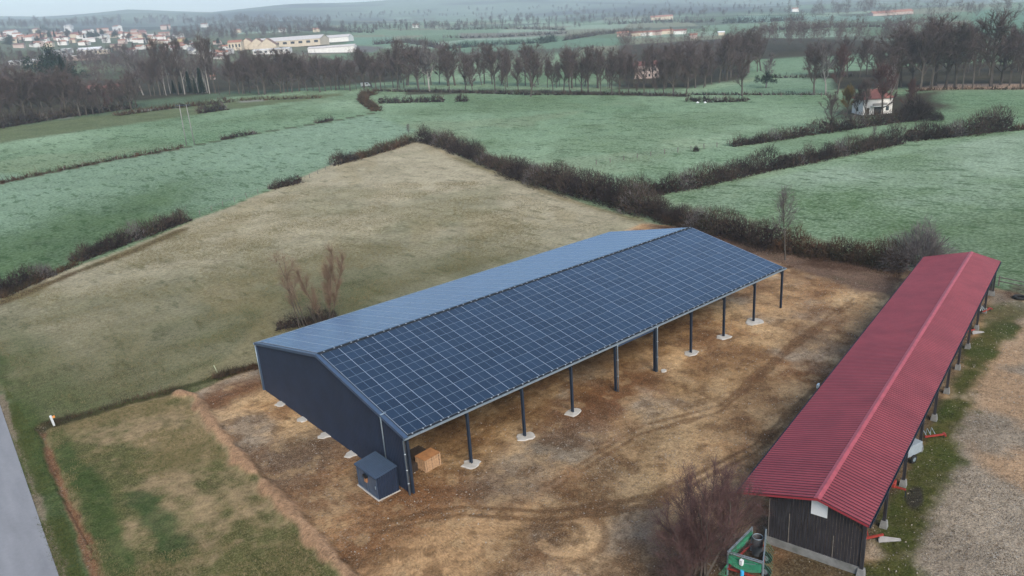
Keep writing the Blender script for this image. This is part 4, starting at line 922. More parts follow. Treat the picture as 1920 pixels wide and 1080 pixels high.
hedge([(1460, 468), (1540, 482), (1620, 492), (1700, 506)], [4.6, 4.4, 4.2, 4], 5.0, 'dark hedge between the bare earth and the right meadow near the red shed', mk='bramble', dens=1.3)
hedge([(1175, 372), (1290, 355), (1400, 328), (1500, 308)], [5, 5.2, 5, 4.8], 4.5, 'long dark hedge running right across the meadow, left half', dens=1.2)
hedge([(1500, 308), (1600, 287), (1690, 268)], [4.6, 4.6, 4.8], 4.5, 'long dark hedge running right across the meadow, middle stretch', dens=1.2)
hedge([(1700, 264), (1790, 256), (1830, 252), (1888, 243)], [4.4, 5.6, 7.2, 7.4], 5, 'right end of the long dark hedge with taller bushes', dens=1.2)
hedge([(1893, 246), (1960, 238), (2050, 230)], [1.6, 1.8, 1.6], 2, 'low reddish hedge at the right edge of the picture', mk='bramble')
hedge([(1372, 275), (1450, 264), (1540, 250)], [2.6, 3.2, 4], 3.5, 'low dark hedge climbing towards the white house with red roof')
hedge([(1540, 250), (1620, 238), (1690, 228), (1740, 222)], [5, 5, 4.6, 4], 5, 'dark hedge in front of the white house with red roof')
hedge([(624, 311), (665, 300)], [4.6, 3.6], 3.5, 'small dark shrubs at the left end of the field corner hedge')
hedge([(665, 300), (720, 284), (776, 266)], [2.4, 3.0, 3.4], 3.5, 'low dark hedge left of the top corner of the straw field', mk='bramble')
hedge([(508, 355), (540, 348), (562, 342)], [1.8, 3.0, 2.4], 3, 'short isolated hedge between green meadow and straw field')
hedge([(140, 492), (200, 470), (265, 446), (350, 414)], [2.2, 3.8, 3.8, 3.0], 3.0, 'long dark shrub hedge on the left edge of the straw field', dens=1.3)
hedge([(-60, 575), (0, 550), (50, 532), (95, 516)], [3, 3, 3.2, 2], 3.2, 'dark shrub clump at the left edge of the picture', dens=1.3)
hedge([(0, 560), (90, 520), (145, 496)], [.8, .9, .8], 1.6, 'low reddish bramble strip joining the two left shrubs', mk='bramble')
hedge([(705, 176), (683, 182), (680, 190), (692, 200), (708, 209)], [3.2, 3.4, 3.6, 3.2, 2.6], 4, 'winding reddish brown hedge at the left of the far meadow', mk='bramble')
for i, (x0, x1) in enumerate(((712, 748), (752, 775), (780, 832), (854, 878))):
    hedge([(x0, 194-i), (x1, 193-i)], [3, 4.2], 3.5, ['row of rounded bushes behind the winding hedge, leftmost group', 'rounded bush, second group behind the winding hedge', 'rounded bushes, third group behind the winding hedge', 'separate small bushes at the right end behind the winding hedge'][i])
hedge([(1286, 190), (1340, 192), (1402, 190)], [2.4, 2, 1.9], 2.5, 'low dark hedge lying alone in the far meadow')
hedge([(-40, 354), (60, 331), (200, 303), (345, 277)], [.8, 1.0, 1.2, 1.2], 1.0, 'thin low hedge dividing the left meadows up to the twin poles', mk='bramble', dens=.7)
hedge([(415, 263), (450, 256), (480, 251)], [1.0, 1.8, 1.0], 1.4, 'short low shrubs right of the twin poles')
hedge([(590, 232), (625, 226)], [1.4, 1.5], 1.5, 'tiny shrub patch alone on the meadow boundary')
hedge([(372, 213), (422, 206)], [4.4, 3.8], 5, 'rounded dark bush beside the pale track')
hedge([(215, 218), (320, 204), (440, 191)], [1.8, 2.2, 2.4], 2.5, 'low dark hedge along the pale track', mk='bramble')
hedge([(445, 189), (520, 187), (600, 184)], [1.2, 1.5, 1.2], 1.6, 'faint low hedge right of the pale track', mk='bramble', dens=.6)
hedge([(92, 797), (170, 775), (250, 752), (330, 732)], [.35, .5, .5, .4], .7, 'dark grassy bank along the track corner by the marker post', mk='bramble', dens=.45, core=False)
hedge([(402, 711), (440, 700), (482, 690)], [.7, 1.0, 1.1], 1.4, 'brown bramble clump at the rear corner of the solar barn', mk='bramble')
hedge([(520, 618), (560, 612), (600, 604), (632, 598)], [1.6, 2.4, 2.6, 1.8], 2.2, 'low dark scrub directly behind the solar barn roof', dens=.8)
hedge([(1246, 418), (1290, 428)], [1.6, 1.4], 2.4, 'reddish bramble patch behind the ridge end of the solar barn', mk='bramble')
hedge([(700, 171), (860, 174), (990, 178), (1160, 178), (1290, 181)], [1.2, 1.2, 1.6, 1.2, 1.4], 2, 'low dark undergrowth below the row of far trees', dens=.8)
hedge([(-100, 262), (0, 240), (110, 222), (250, 203)], [5.5, 6, 5, 4.5], 6, 'dark thicket at the foot of the left wood')
hedge([(0, 186), (240, 176)], [4, 4], 8, 'dark thicket inside the left wood before the red-roofed houses')
# special plants
def tree_px(key, px, py, top, label, **kw): p = at(px, py); return place_tree(key, p, (py-top)*mpx(p)*1.06, label, **kw)
proto('nearred', *bare_tree(71, spread=.46, nl=30, ntw=5200, tw=.0022, tl=.11, tr=.018, stems=5, up=.14, low=.10), M['bark'], M['twig_red'])
proto('lone', *bare_tree(75, spread=.27, nl=22, ntw=700, tw=.0032, tl=.09, tr=.009, up=.16, low=.38), M['bark'], M['twig_grey'])
proto('wispy', *bare_tree(76, spread=.16, nl=26, ntw=3600, tw=.003, tl=.09, tr=.007, stems=4, up=.3, low=.2), M['bark'], M['twig_tan'])
proto('stemmy', *bare_tree(77, spread=.22, nl=12, ntw=900, tw=.003, tl=.10, tr=.010, stems=4, up=.1, low=.4), M['bark'], M['twig_tan'])
tree_px('nearred', 1322, 1085, 868, 'tall reddish brown bare tree by the near corner of the red-roofed shed')
tree_px('nearred', 1368, 1050, 880, 'reddish brown bare tree touching the lower left edge of the red roof', sx=.8)
tree_px('nearred', 1290, 1100, 960, 'low reddish brown bare sapling at the bottom edge left of the sprayer', name='sapling', sx=1.1)
tree_px('dome2', 1265, 1090, 1030, 'low grey tangled bush at the bottom edge beside the reddish shrub', name='bush', cat='shrub', sx=1.3)
tree_px('dome0', 1722, 503, 414, 'large round grey bare bush beside the far end of the red shed', name='bush', cat='shrub', sx=1.15)
tree_px('lone', 1472, 488, 352, 'slender lone bare tree rising in front of the dark hedge')
tree_px('wispy', 614, 614, 455, 'tall wispy reddish sapling behind the solar barn', name='sapling', sx=.8)
tree_px('stemmy', 572, 616, 470, 'leaning grey sapling with few twigs behind the solar barn', name='sapling')
tree_px('dome2', 596, 612, 545, 'dense grey shrub between the saplings behind the solar barn', name='bush', cat='shrub', sx=.62)
tree_px('lone', 767, 260, 232, 'tiny slim tree at the top corner of the straw field')
tree_px('oak0', 1557, 243, 182, 'round dark bare tree left of the white house with red roof', sx=.85)
tree_px('gold0', 1588, 214, 172, 'golden yellow willow left of the white house', name='willow', sx=.8)
tree_px('birch0', 1668, 212, 120, 'tall birch with pale trunk beside the white house', name='birch')
tree_px('red0', 1655, 218, 135, 'large reddish bare tree in front of the white house')
tree_px('oak2', 1622, 224, 158, 'bare tree whose branches cross the front of the white house', sx=.8)
tree_px('tall1', 1604, 222, 165, 'slim bare tree between the willow and the white house')
tree_px('red1', 1700, 212, 160, 'reddish bare tree right of the white house')
tree_px('dome1', 1758, 226, 208, 'small round dark bush at the end of the hedge by the white house', name='bush', cat='shrub')
tree_px('dome1', 1715, 225, 178, 'big dark bush right of the white house', name='bush', cat='shrub', sx=1.2)
tree_px('oak1', 1391, 180, 112, 'bare tree with round crown standing alone in the far meadow')
tree_px('grey0', 1437, 163, 105, 'slim bare tree above a round dark bush in the far meadow')
tree_px('ever0', 1436, 165, 138, 'round dark bush at the foot of the slim tree in the far meadow', name='bush', cat='shrub', sx=1.1)
tree_px('oak2', 1526, 178, 100, 'bare tree with forked crown left of two slim trees above the white house')
tree_px('grey1', 1548, 178, 92, 'slim bare tree right of the forked tree above the white house')
tree_px('red1', 1570, 176, 100, 'slim reddish bare tree above the willow')
tree_px('oak3', 995, 181, 105, 'dark spreading oak standing before the middle of the far tree row', sx=1.0)
tree_px('dome1', 1305, 284, 272, 'tiny shrub on the fence line of the right meadow', name='bush', cat='shrub')
tree_px('lone', 1638, 268, 238, 'small sapling holding dark mistletoe over the long hedge', name='sapling')
# rows of trees, each tree a thing
def ORD(i): i += 1; return '%d%s' % (i, 'th' if 10 < i % 100 < 14 else {1: 'st', 2: 'nd', 3: 'rd'}.get(i % 10, 'th'))
def row(pts, n, hpx, keys, label, group, jit=(6, 4), name='bare_tree', cat='tree', hv=.30):
    pts = np.array(pts, float); cum = np.concatenate([[0], np.cumsum(np.hypot(*np.diff(pts, axis=0).T))])
    todo = []
    for i in range(n):
        s = cum[-1]*(i+.5)/n; x = np.interp(s, cum, pts[:, 0])+random.uniform(-1, 1)*jit[0]; y = np.interp(s, cum, pts[:, 1])+random.uniform(-1, 1)*jit[1]
        h = (np.interp(x, pts[:, 0], hpx) if hasattr(hpx, '__len__') else hpx)*random.uniform(1-hv, 1+hv)
        if (1186 < x < 1240 and y > 142 and random.random() < .6) or (158 < x < 246 and y > 176 and random.random() < .7): h *= .45
        todo.append((x, y, h))
    todo.sort()
    for i, (x, y, h) in enumerate(todo):
        p = at(x, y); place_tree(random.choice(keys), p, h*mpx(p), ('%s, %s from the left' % (label, ORD(i))) if i else '%s, leftmost' % label, group=group, name=name, cat=cat, sx=random.uniform(.85, 1.25))
OK = ['oak0', 'oak1', 'oak2', 'oak3']; TL = ['tall0', 'tall1', 'tall2', 'tall3']
row([(1030, 176), (1290, 180)], 15, [74, 70], TL+['oak1'], 'bare tree in the far row above the big meadow', 'trees in the far row', (5, 1.5))
row([(740, 170), (990, 174)], 9, [80, 74], TL+['grey0', 'oak0'], 'tall bare tree in the left part of the far row', 'trees in the left of the far row', (9, 2))
row([(740, 158), (1300, 166)], 50, [60, 64], TL+OK, 'bare tree in the dense belt behind the far row', 'trees in the belt behind the far row', (8, 3))
row([(430, 178), (760, 164)], 34, [60, 62], TL+OK, 'bare tree at the edge of the long dark wood', 'trees at the edge of the long dark wood', (5, 3))
row([(270, 180), (410, 172)], 17, [74, 84], ['birch0', 'birch1', 'grey0', 'tall1'], 'pale-trunked slender tree in the poplar clump', 'pale trees in the poplar clump', (5, 3), name='poplar')
row([(325, 176), (385, 178)], 5, [22, 36], ['con1'], 'small dark conifer among the pale poplars', 'conifers among the poplars', (6, 1), name='conifer')
row([(-40, 235), (260, 203)], 26, [72, 54], TL+OK+['oak0', 'red0'], 'bare tree in the front of the left wood', 'trees in the front of the left wood', (6, 4))
row([(-40, 205), (250, 185)], 26, [52, 42], TL+OK, 'bare tree deeper in the left wood', 'trees deeper in the left wood', (6, 5))
row([(90, 165), (150, 168)], 4, [52, 46], ['con0', 'ever0'], 'dark evergreen standing in the left wood', 'evergreens in the left wood', (8, 2), name='conifer')
row([(1300, 168), (1430, 132)], 13, [72, 74], TL+OK, 'bare tree on the slanting wood edge', 'trees on the slanting wood edge', (5, 2))
row([(1640, 168), (1780, 162)], 9, [72, 92], OK, 'large bare tree above the white house', 'large trees above the white house', (7, 4))
row([(1780, 165), (1960, 160)], 9, [88, 96], OK+['tall0'], 'large bare tree at the sandy track', 'large trees at the sandy track', (8, 4))
row([(1500, 145), (1960, 135)], 24, [54, 62], TL+OK, 'bare tree in the second row on the right', 'trees in the second row on the right', (9, 5))
# woods that read as one mass
def wood_mass(name, regions, label, mk='twig_brown', seed=1):
    R = np.random.default_rng(seed); Vs = []; Fs = []; k = 0
    keys = TL+OK; data = {}
    for kk in keys:
        me = PROTO[kk][1]; v = np.empty(len(me.vertices)*3, np.float32); me.vertices.foreach_get('co', v); data[kk] = v.reshape(-1, 3, 3)
    for pts, n, h in regions:
        P = np.array(pts, float); x0, y0_ = P.min(0); x1, y1_ = P.max(0); c = 0
        while c < n:
            x, y = R.uniform(x0, x1), R.uniform(y0_, y1_)
            if 1185 < x < 1242 and 118 < y: c += 1; continue
            if not in_poly(P, np.array([x]), np.array([y]))[0]: continue
            c += 1; p = at(x, y); H = h*mpx(p)*R.uniform(.75, 1.2); T = data[keys[R.integers(len(keys))]]; T = T[R.choice(len(T), 420, replace=False)]
            cen = T.mean(1, keepdims=True); T = cen+(T-cen)*1.0; T = T.copy(); ft = min(7.0, max(1.5, 62/h)); T[:, :, :] = cen+(T-cen)*np.array([ft, ft, 1.2 if h > 30 else 1.0])
            a = R.uniform(0, 6.28); X = T[..., 0]*math.cos(a)-T[..., 1]*math.sin(a); Y = T[..., 0]*math.sin(a)+T[..., 1]*math.cos(a)
            V = np.stack([X*H+p[0], Y*H+p[1], T[..., 2]*H+p[2]], -1).reshape(-1, 3); Vs.append(V); Fs.append(np.arange(len(V)).reshape(-1, 3)+k); k += len(V)
    o = mesh_np(name, np.concatenate(Vs), np.concatenate(Fs), M[mk]); return tag(o, label, 'woodland', kind='stuff')
wood_mass('woodland', [([(430, 168), (760, 155), (760, 140), (430, 150)], 130, 44)], 'dense dark bare wood left of centre below the factory', seed=1)
wood_mass('woodland', [([(-40, 200), (250, 175), (400, 160), (420, 140), (300, 130), (180, 125), (-40, 150)], 200, 32)], 'bare purple-brown wood on the left below the village', seed=2)
wood_mass('woodland', [([(1160, 150), (1290, 160), (1420, 120), (1420, 95), (1160, 100)], 130, 44), ([(1420, 100), (1780, 92), (1780, 82), (1420, 82)], 110, 46)], 'bare wood stretching behind the meadows on the right', seed=3)
wood_mass('woodland', [([(760, 150), (1160, 150), (1160, 118), (760, 128)], 130, 40)], 'thin dark wood behind the central tree row', seed=4)
wood_mass('woodland', [([(0, 62), (300, 50), (620, 64), (620, 44), (300, 44), (0, 52)], 280, 15), ([(300, 84), (480, 80), (620, 68), (480, 60), (330, 66)], 150, 18), ([(640, 66), (880, 60), (880, 50), (640, 54)], 120, 14)], 'hazy far woods behind the village and the factory', seed=5)
wood_mass('woodland', [([(1480, 45), (1920, 40), (1960, 24), (1480, 24)], 80, 26), ([(900, 50), (1480, 30), (1480, 18), (900, 36)], 180, 12), ([(860, 62), (1300, 52), (1300, 44), (860, 52)], 60, 16)], 'hazy far tree lines along the horizon on the right', seed=6)
wood_mass('woodland', [([(0, 150), (200, 130), (260, 128), (260, 112), (0, 112)], 150, 20), ([(230, 150), (460, 128), (460, 108), (200, 104)], 150, 20)], 'scrubby trees on the slope below the village', seed=7)
wood_mass('woodland', [([(0, 56), (960, 34), (960, 18), (600, 34), (0, 50)], 90, 9), ([(960, 34), (1480, 16), (1480, 4), (960, 16)], 60, 9)], 'scattered dark copses on the hazy hills along the horizon', seed=8)
# far hedgerows
for i, (pts, hp, lab, mk) in enumerate((
        ([(835, 92), (920, 86), (1008, 81)], 9, 'dark evergreen hedge crossing the pale fields beyond the wood', 'leaf_dark'),
        ([(1012, 82), (1040, 78)], 13, 'dark round bushes at the end of the evergreen hedge', 'leaf_dark'),
        ([(830, 72), (940, 70), (1060, 63)], 4, 'thin far hedgerow under the ploughed field', 'twig_dark'),
        ([(840, 56), (960, 54), (1060, 57)], 4, 'thin far hedgerow above the ploughed field', 'twig_dark'),
        ([(1060, 76), (1120, 66), (1180, 60)], 6, 'far hedgerow climbing to the hamlet', 'twig_dark'),
        ([(1355, 44), (1420, 42), (1506, 38)], 11, 'dark evergreen plantation strip near the horizon', 'leaf_dark'),
        ([(1140, 46), (1240, 42), (1340, 42)], 5, 'far hedgerow below the horizon farm', 'twig_dark'),
        ([(560, 56), (640, 60), (700, 62)], 5, 'hazy hedgerow behind the factory', 'twig_dark'),
        ([(1400, 60), (1560, 52), (1700, 50)], 6, 'far hedgerow beyond the right-hand wood', 'twig_dark'),
        ([(240, 150), (300, 142), (400, 140)], 12, 'dark hedge along the slope below the village', 'twig_dark'),
        ([(700, 84), (760, 80), (830, 92)], 7, 'hedgerow from the factory towards the wood', 'twig_dark'),
        ([(1290, 178), (1400, 178), (1545, 178)], 2, 'thin dark fence-line growth across the far meadow', 'twig_dark'),
        ([(1430, 146), (1500, 146), (1600, 144)], 3, 'thin hedge along the upper green meadow', 'twig_dark'),
        ([(1700, 172), (1780, 168), (1930, 168)], 2, 'thin growth along the pale sandy track', 'bramble'),
        ([(1690, 120), (1800, 118), (1940, 116)], 7, 'dark hedge below the trees at the upper right', 'twig_dark'))):
    hm = hp*mpx(at(*pts[1])); hedge(pts, hm, max(2, hm), lab, mk=mk, name='hedgerow', dens=.8)
# ------------------------------------------------------------------ distant houses
WC = {'white': (.68, .66, .62), 'cream': (.54, .46, .35), 'pink': (.46, .36, .31), 'yellow': (.55, .42, .20), 'grey': (.34, .34, .34)}
RC = {'orange': (.33, .15, .10), 'red': (.21, .085, .07), 'brown': (.20, .12, .10), 'pale': (.50, .47, .44), 'grey': (.26, .26, .27), 'white': (.62, .62, .62)}
MW = {k: mat('%s render' % k, v, .9, var=.12, vscale=.6) for k, v in WC.items()}; MR = {k: mat('%s roof' % k, v, .85, var=.2, vscale=.8) for k, v in RC.items()}
def house(p, wdt, dep, hh, rz, wc, rc, label, group=None, name='house', hip=False, detail=1, cat='house', rise=None):
    e = empty(name, (p[0], p[1], p[2]), rz, label, cat, group); rise = rise if rise is not None else dep*.22
    w2, d2 = wdt/2, dep/2; mb = MB(); mb.box(-w2, w2, -d2, d2, -1.5, hh)
    if not hip: mb.add([(-w2+.002, -d2, hh), (-w2+.002, d2, hh), (-w2+.002, 0, hh+rise*.97)], [(0, 1, 2)]); mb.add([(w2-.002, -d2, hh), (w2-.002, d2, hh), (w2-.002, 0, hh+rise*.97)], [(0, 2, 1)])
    mb.build('wall', MW[wc], e); o = .45; ix = w2*.5 if hip else -o; zz = hh+rise
    V = [(-w2-o, -d2-o, hh-.15), (w2+o, -d2-o, hh-.15), (w2+o, d2+o, hh-.15), (-w2-o, d2+o, hh-.15), (-w2+ix, 0, zz+.1), (w2-ix, 0, zz+.1)]
    V += [(x, y, z-.16) for x, y, z in V]
    F = [(0, 1, 5, 4), (2, 3, 4, 5), (1, 2, 5), (3, 0, 4), (7, 6, 10, 11), (9, 8, 11, 10), (8, 7, 11), (6, 9, 10)]
    if not hip: F = F[:2]+F[4:6]+[(1, 7, 11, 5), (2, 5, 11, 8), (0, 4, 10, 6), (3, 9, 10, 4)]
    F += [(0, 6, 7, 1), (2, 8, 9, 3)]
    if hip: F += [(1, 7, 8, 2), (3, 9, 6, 0)]
    rf = MB().add(V, F).build('roof', MR[rc], e)
    if detail:
        MB().box(w2*.3, w2*.3+.6, .2, .8, hh, zz+.7).build('chimney', MW['cream'], rf)
        for fl_ in range(max(1, int(hh//2.7))):
            for sy_ in (-1, 1):
                for k in range(max(2, int(wdt/3))):
                    x = -w2+wdt*(k+.5)/max(2, int(wdt/3)); y = sy_*(d2+.02); z = .9+fl_*2.7
                    if fl_ == 0 and k == 0: MB().box(x-.5, x+.5, y-.03, y+.03, 0, 2.1).build('door', M['darkwood'], e)
                    else: MB().box(x-.5, x+.5, y-.03, y+.03, z, z+1.3).build('window', M['glass'], e)
            for sx in (-1, 1): MB().box(sx*(w2+.02)-.03, sx*(w2+.02)+.03, -.5, .5, .9+fl_*2.7, 2.2+fl_*2.7).build('window', M['glass'], e)
    return e
FACE = YAW-PI/2
VIL = [(18, 64, 'white', 'orange'), (52, 79, 'white', 'orange'), (72, 82, 'pink', 'orange'), (118, 81, 'white', 'orange'), (188, 66, 'white', 'orange'), (232, 62, 'white', 'orange'), (262, 88, 'white', 'orange'), (276, 75, 'cream', 'orange'), (320, 76, 'white', 'orange'), (352, 86, 'white', 'orange'), (365, 88, 'white', 'red'), (395, 98, 'white', 'grey'), (418, 100, 'white', 'orange'), (432, 98, 'white', 'pale'), (6, 70, 'pink', 'red'), (12, 75, 'white', 'orange'), (22, 80, 'cream', 'orange'), (40, 85, 'pink', 'brown'), (46, 71, 'pink', 'orange'), (57, 73, 'pink', 'orange'), (77, 73, 'white', 'orange'), (84, 68, 'cream', 'orange'), (89, 78, 'white', 'red'), (84, 60, 'pink', 'orange'), (102, 67, 'pink', 'orange'), (109, 75, 'pink', 'red'),
       (123, 73, 'white', 'red'), (133, 65, 'pink', 'orange'), (142, 73, 'cream', 'red'), (153, 73, 'white', 'orange'), (133, 80, 'cream', 'orange'), (151, 66, 'pink', 'red'), (182, 71, 'white', 'pale'), (195, 74, 'white', 'grey'), (197, 62, 'pink', 'orange'), (200, 82, 'white', 'brown'), (225, 67, 'white', 'pale'), (229, 79, 'pink', 'orange'), (238, 73, 'white', 'orange'),
       (255, 77, 'white', 'orange'), (268, 68, 'pink', 'red'), (284, 67, 'white', 'pale'), (291, 72, 'white', 'orange'), (270, 83, 'white', 'red'), (284, 83, 'cream', 'orange'), (308, 67, 'pink', 'orange'), (329, 72, 'white', 'brown'), (342, 80, 'yellow', 'orange'), (328, 91, 'white', 'red'), (340, 92, 'white', 'orange'), (307, 95, 'pink', 'red'), (249, 95, 'white', 'red'), (244, 99, 'white', 'grey'), (358, 94, 'white', 'grey'), (407, 107, 'white', 'brown'), (404, 85, 'pink', 'orange'), (311, 55, 'pink', 'red'), (125, 58, 'white', 'pale'), (62, 86, 'white', 'brown'), (163, 84, 'white', 'orange'), (214, 88, 'cream', 'brown'), (372, 96, 'white', 'red'), (388, 101, 'cream', 'grey'), (426, 90, 'white', 'orange'),
       (32, 66, 'white', 'orange'), (67, 64, 'cream', 'red'), (96, 84, 'cream', 'orange'), (116, 63, 'white', 'orange'), (170, 65, 'white', 'red'), (211, 72, 'cream', 'orange'), (247, 66, 'pink', 'orange'), (300, 78, 'cream', 'red'), (318, 84, 'white', 'orange'), (176, 78, 'pink', 'orange')]
VIL += [(x+random.uniform(-14, 14), y+random.uniform(-5, 7), wc, rc) for x, y, wc, rc in random.sample(VIL, 30)]
CNT = {}
for i, (x, y, wc, rc) in enumerate(sorted(VIL)):
    x += random.uniform(-5, 5); y += random.uniform(-3, 5); p = at(x, y); m_ = mpx(p); k_ = CNT.get((wc, rc), 0); CNT[(wc, rc)] = k_+1
    house(p, max(8, 14.5*m_*random.uniform(.6, 1.2)), max(7, 8*m_), max(3, 4.8*m_)*random.uniform(.8, 1.3), FACE+random.uniform(-.6, .6), wc, rc, '%s house with %s roof on the left hillside, %s of its colours from the left' % (wc, rc, ORD(k_)), '%s village houses with %s roofs' % (wc, rc), hip=random.random() < .3, detail=0)
def hall(px, py, wpx, hpx, dpx, wc, rc, label, rise=.1, rz=0.0, name='industrial_hall', hip=False, windows=0):
    p = at(px, py); m_ = mpx(p); w_ = wpx*m_; d_ = dpx*m_; h_ = hpx*m_
    e = house(p, w_, d_, h_, FACE+rz, wc, rc, label, None, name, hip, 0, 'building', d_*rise)
    for k in range(windows): x = -w_/2+w_*(k+.5)/windows; MB().box(x-w_/windows*.25, x+w_/windows*.25, -d_/2-.12, -d_/2-.02, h_*.35, h_*.75).build('window', M['glass'], e)
    return e
hall(545, 86, 120, 9, 60, 'cream', 'pale', 'large cream factory hall with a pale roof, highest of the factory group', .10, -.05, windows=9)
hall(600, 79, 110, 6, 40, 'white', 'pale', 'long low white factory wing with stepped roof behind the dark conifers', .1, -.05)
for i, x in enumerate((467, 486, 505)): hall(x, 92, 18, 7, 30, 'cream', 'brown', 'cream factory gable with brown edge, %s of three side by side' % ('left', 'middle', 'right')[i], .35, PI/2, windows=0)
hall(512, 101, 62, 8, 20, 'white', 'white', 'low pale blue-white annex in front of the factory gables', .05, windows=7)
hall(624, 98, 82, 9, 18, 'white', 'pale', 'long white warehouse right of the dark conifers', .14, -.08)
hall(444, 94, 22, 13, 16, 'cream', 'orange', 'tall cream house with orange roof left of the factory', .2, windows=4)
hall(52, 122, 52, 7, 12, 'white', 'white', 'long white shed at the foot of the village, far left', .1, -.1, windows=5)
hall(74, 126, 12, 7, 9, 'yellow', 'pale', 'small cream building against the long white shed', .2)
hall(110, 104, 38, 8, 12, 'grey', 'grey', 'dark commercial building with white ends below the village', .02, windows=3)
hall(128, 101, 14, 8, 9, 'white', 'white', 'white cube building beside the dark commercial building', .02, windows=2)
hall(172, 101, 36, 7, 14, 'white', 'white', 'bright white hall with a peaked roof below the village', .22, windows=3)
hall(192, 101, 22, 6, 10, 'cream', 'pale', 'cream hall right of the bright white peaked hall', .1, windows=3)
hall(146, 113, 66, 7, 12, 'pink', 'pale', 'long pinkish warehouse below the bright white hall', .08, windows=6)
hall(1670, 28, 64, 4, 16, 'pink', 'orange', 'long orange-roofed farm buildings near the horizon on the right', .2)
hall(1240, 37, 38, 5, 12, 'cream', 'orange', 'farm with orange roof near the horizon right of centre', .2)
for i, (x, y, w_) in enumerate(((1168, 68, 20), (1190, 68, 18), (1212, 67, 20), (1232, 66, 16), (1250, 64, 20), (1275, 64, 22), (1300, 72, 12))):
    p = at(x, y); m_ = mpx(p); house(p, w_*m_, 10*m_, 6*m_, FACE+random.uniform(-.3, .3), ['pink', 'cream', 'white'][i % 3], ['orange', 'red'][i % 2], 'small %s house with %s roof in the far hamlet, %s from the left' % (['pink', 'cream', 'white'][i % 3], ['orange', 'red'][i % 2], ORD(i)), 'hamlet houses, %s' % ['pink', 'cream', 'white'][i % 3], detail=0)
for i, (x, y) in enumerate(((384, 51), (446, 62), (530, 60), (594, 60), (780, 52), (1352, 66), (1490, 22))):
    p = at(x, y); m_ = mpx(p); house(p, 11*m_, 7*m_, 5*m_, FACE, 'cream' if i % 2 else 'white', 'orange' if i != 5 else 'white', ['tiny white house on the horizon behind the village', 'pink-grey house in the trees left of the factory', 'tiny house in the trees above the factory, left', 'pale house in the trees above the factory, right', 'tiny white house in the hazy fields right of the factory', 'low white building glimpsed through the right-hand wood', 'tiny house above the evergreen strip on the horizon'][i], detail=0)
def hh(px, py, wpx, hpx, dpx, wc, rc, label, rz, hip, rise=None):
    p = at(px, py); m_ = mpx(p); return house(p, wpx*m_, dpx*m_, hpx*m_, FACE+rz, wc, rc, label, hip=hip, rise=rise), m_
hh(178, 175, 28, 8, 22, 'cream', 'red', 'cream house with a pointed orange-red roof, left of the pair in the left wood', .1, True)
hh(217, 174, 42, 9, 22, 'cream', 'red', 'cream house with a long orange-red roof, right of the pair in the left wood', .1, True)
hh(1213, 146, 42, 23, 26, 'pink', 'red', 'pink two-storey house with a red roof among the trees right of centre', -.25, False)
hh(400, 149, 7, 6, 6, 'pink', 'orange', 'tiny pink hut right of the poplar clump', .1, False)
e, m_ = hh(1634, 212, 50, 26, 34, 'white', 'red', 'white house with a red roof, balcony and garage behind the hedge', .08, True, 2.4)
w2_ = 25*m_; MB().box(-w2_*.25, w2_*.25, -17*m_-.08, -17*m_-.02, 0, 2.2).build('garage_door', M['black'], e)
MB().box(-w2_*.5, w2_*.5, -17*m_-1.2, -17*m_-.1, 2.5, 2.65).build('balcony', M['white'], e); MB().box(-w2_*.5, w2_*.5, -17*m_-1.2, -17*m_-1.12, 2.66, 3.5).build('railing', M['pole'], e)
VT = [(x+random.uniform(-8, 8), y+random.uniform(0, 9)) for x, y, *_ in VIL for _q in range(2)]
for i, (x, y) in enumerate(sorted(random.sample(VT, 88))):
    p = at(x, y); kd = random.choice(['con0', 'ever0', 'ever0', 'oak0', 'oak1', 'tall0', 'red0']); ev = kd in ('con0', 'ever0')
    place_tree(kd, p, random.uniform(9, 15)*mpx(p), '%s between the village houses, %s from the left' % ('dark evergreen tree' if ev else 'bare brown tree', ORD(i)), group='trees between the village houses', name='evergreen_tree' if ev else 'bare_tree')
# white van at the wood edge
p = at(686, 163); van = empty('van', p, FACE, 'white van parked at the edge of the wood left of centre', 'van')
MB().add([(x, y, z) for y in (-.95, .95) for x, z in ((-2.6, .5), (2.5, .5), (2.6, 1.2), (1.9, 1.5), (1.4, 2.3), (-2.6, 2.4))], [(0, 1, 2, 3, 4, 5), (11, 10, 9, 8, 7, 6)]+[(i, 6+i, 6+(i+1) % 6, (i+1) % 6) for i in range(6)]).build('body', M['white'], van)
MB().box(.5, 1.3, -.97, -.96, 1.4, 2.1).build('window', M['glass'], van)
for x in (-1.7, 1.7):
    for y in (-.9, .9): wheel(van, (x, y, .35), .35, .2, (0, 1, 0))
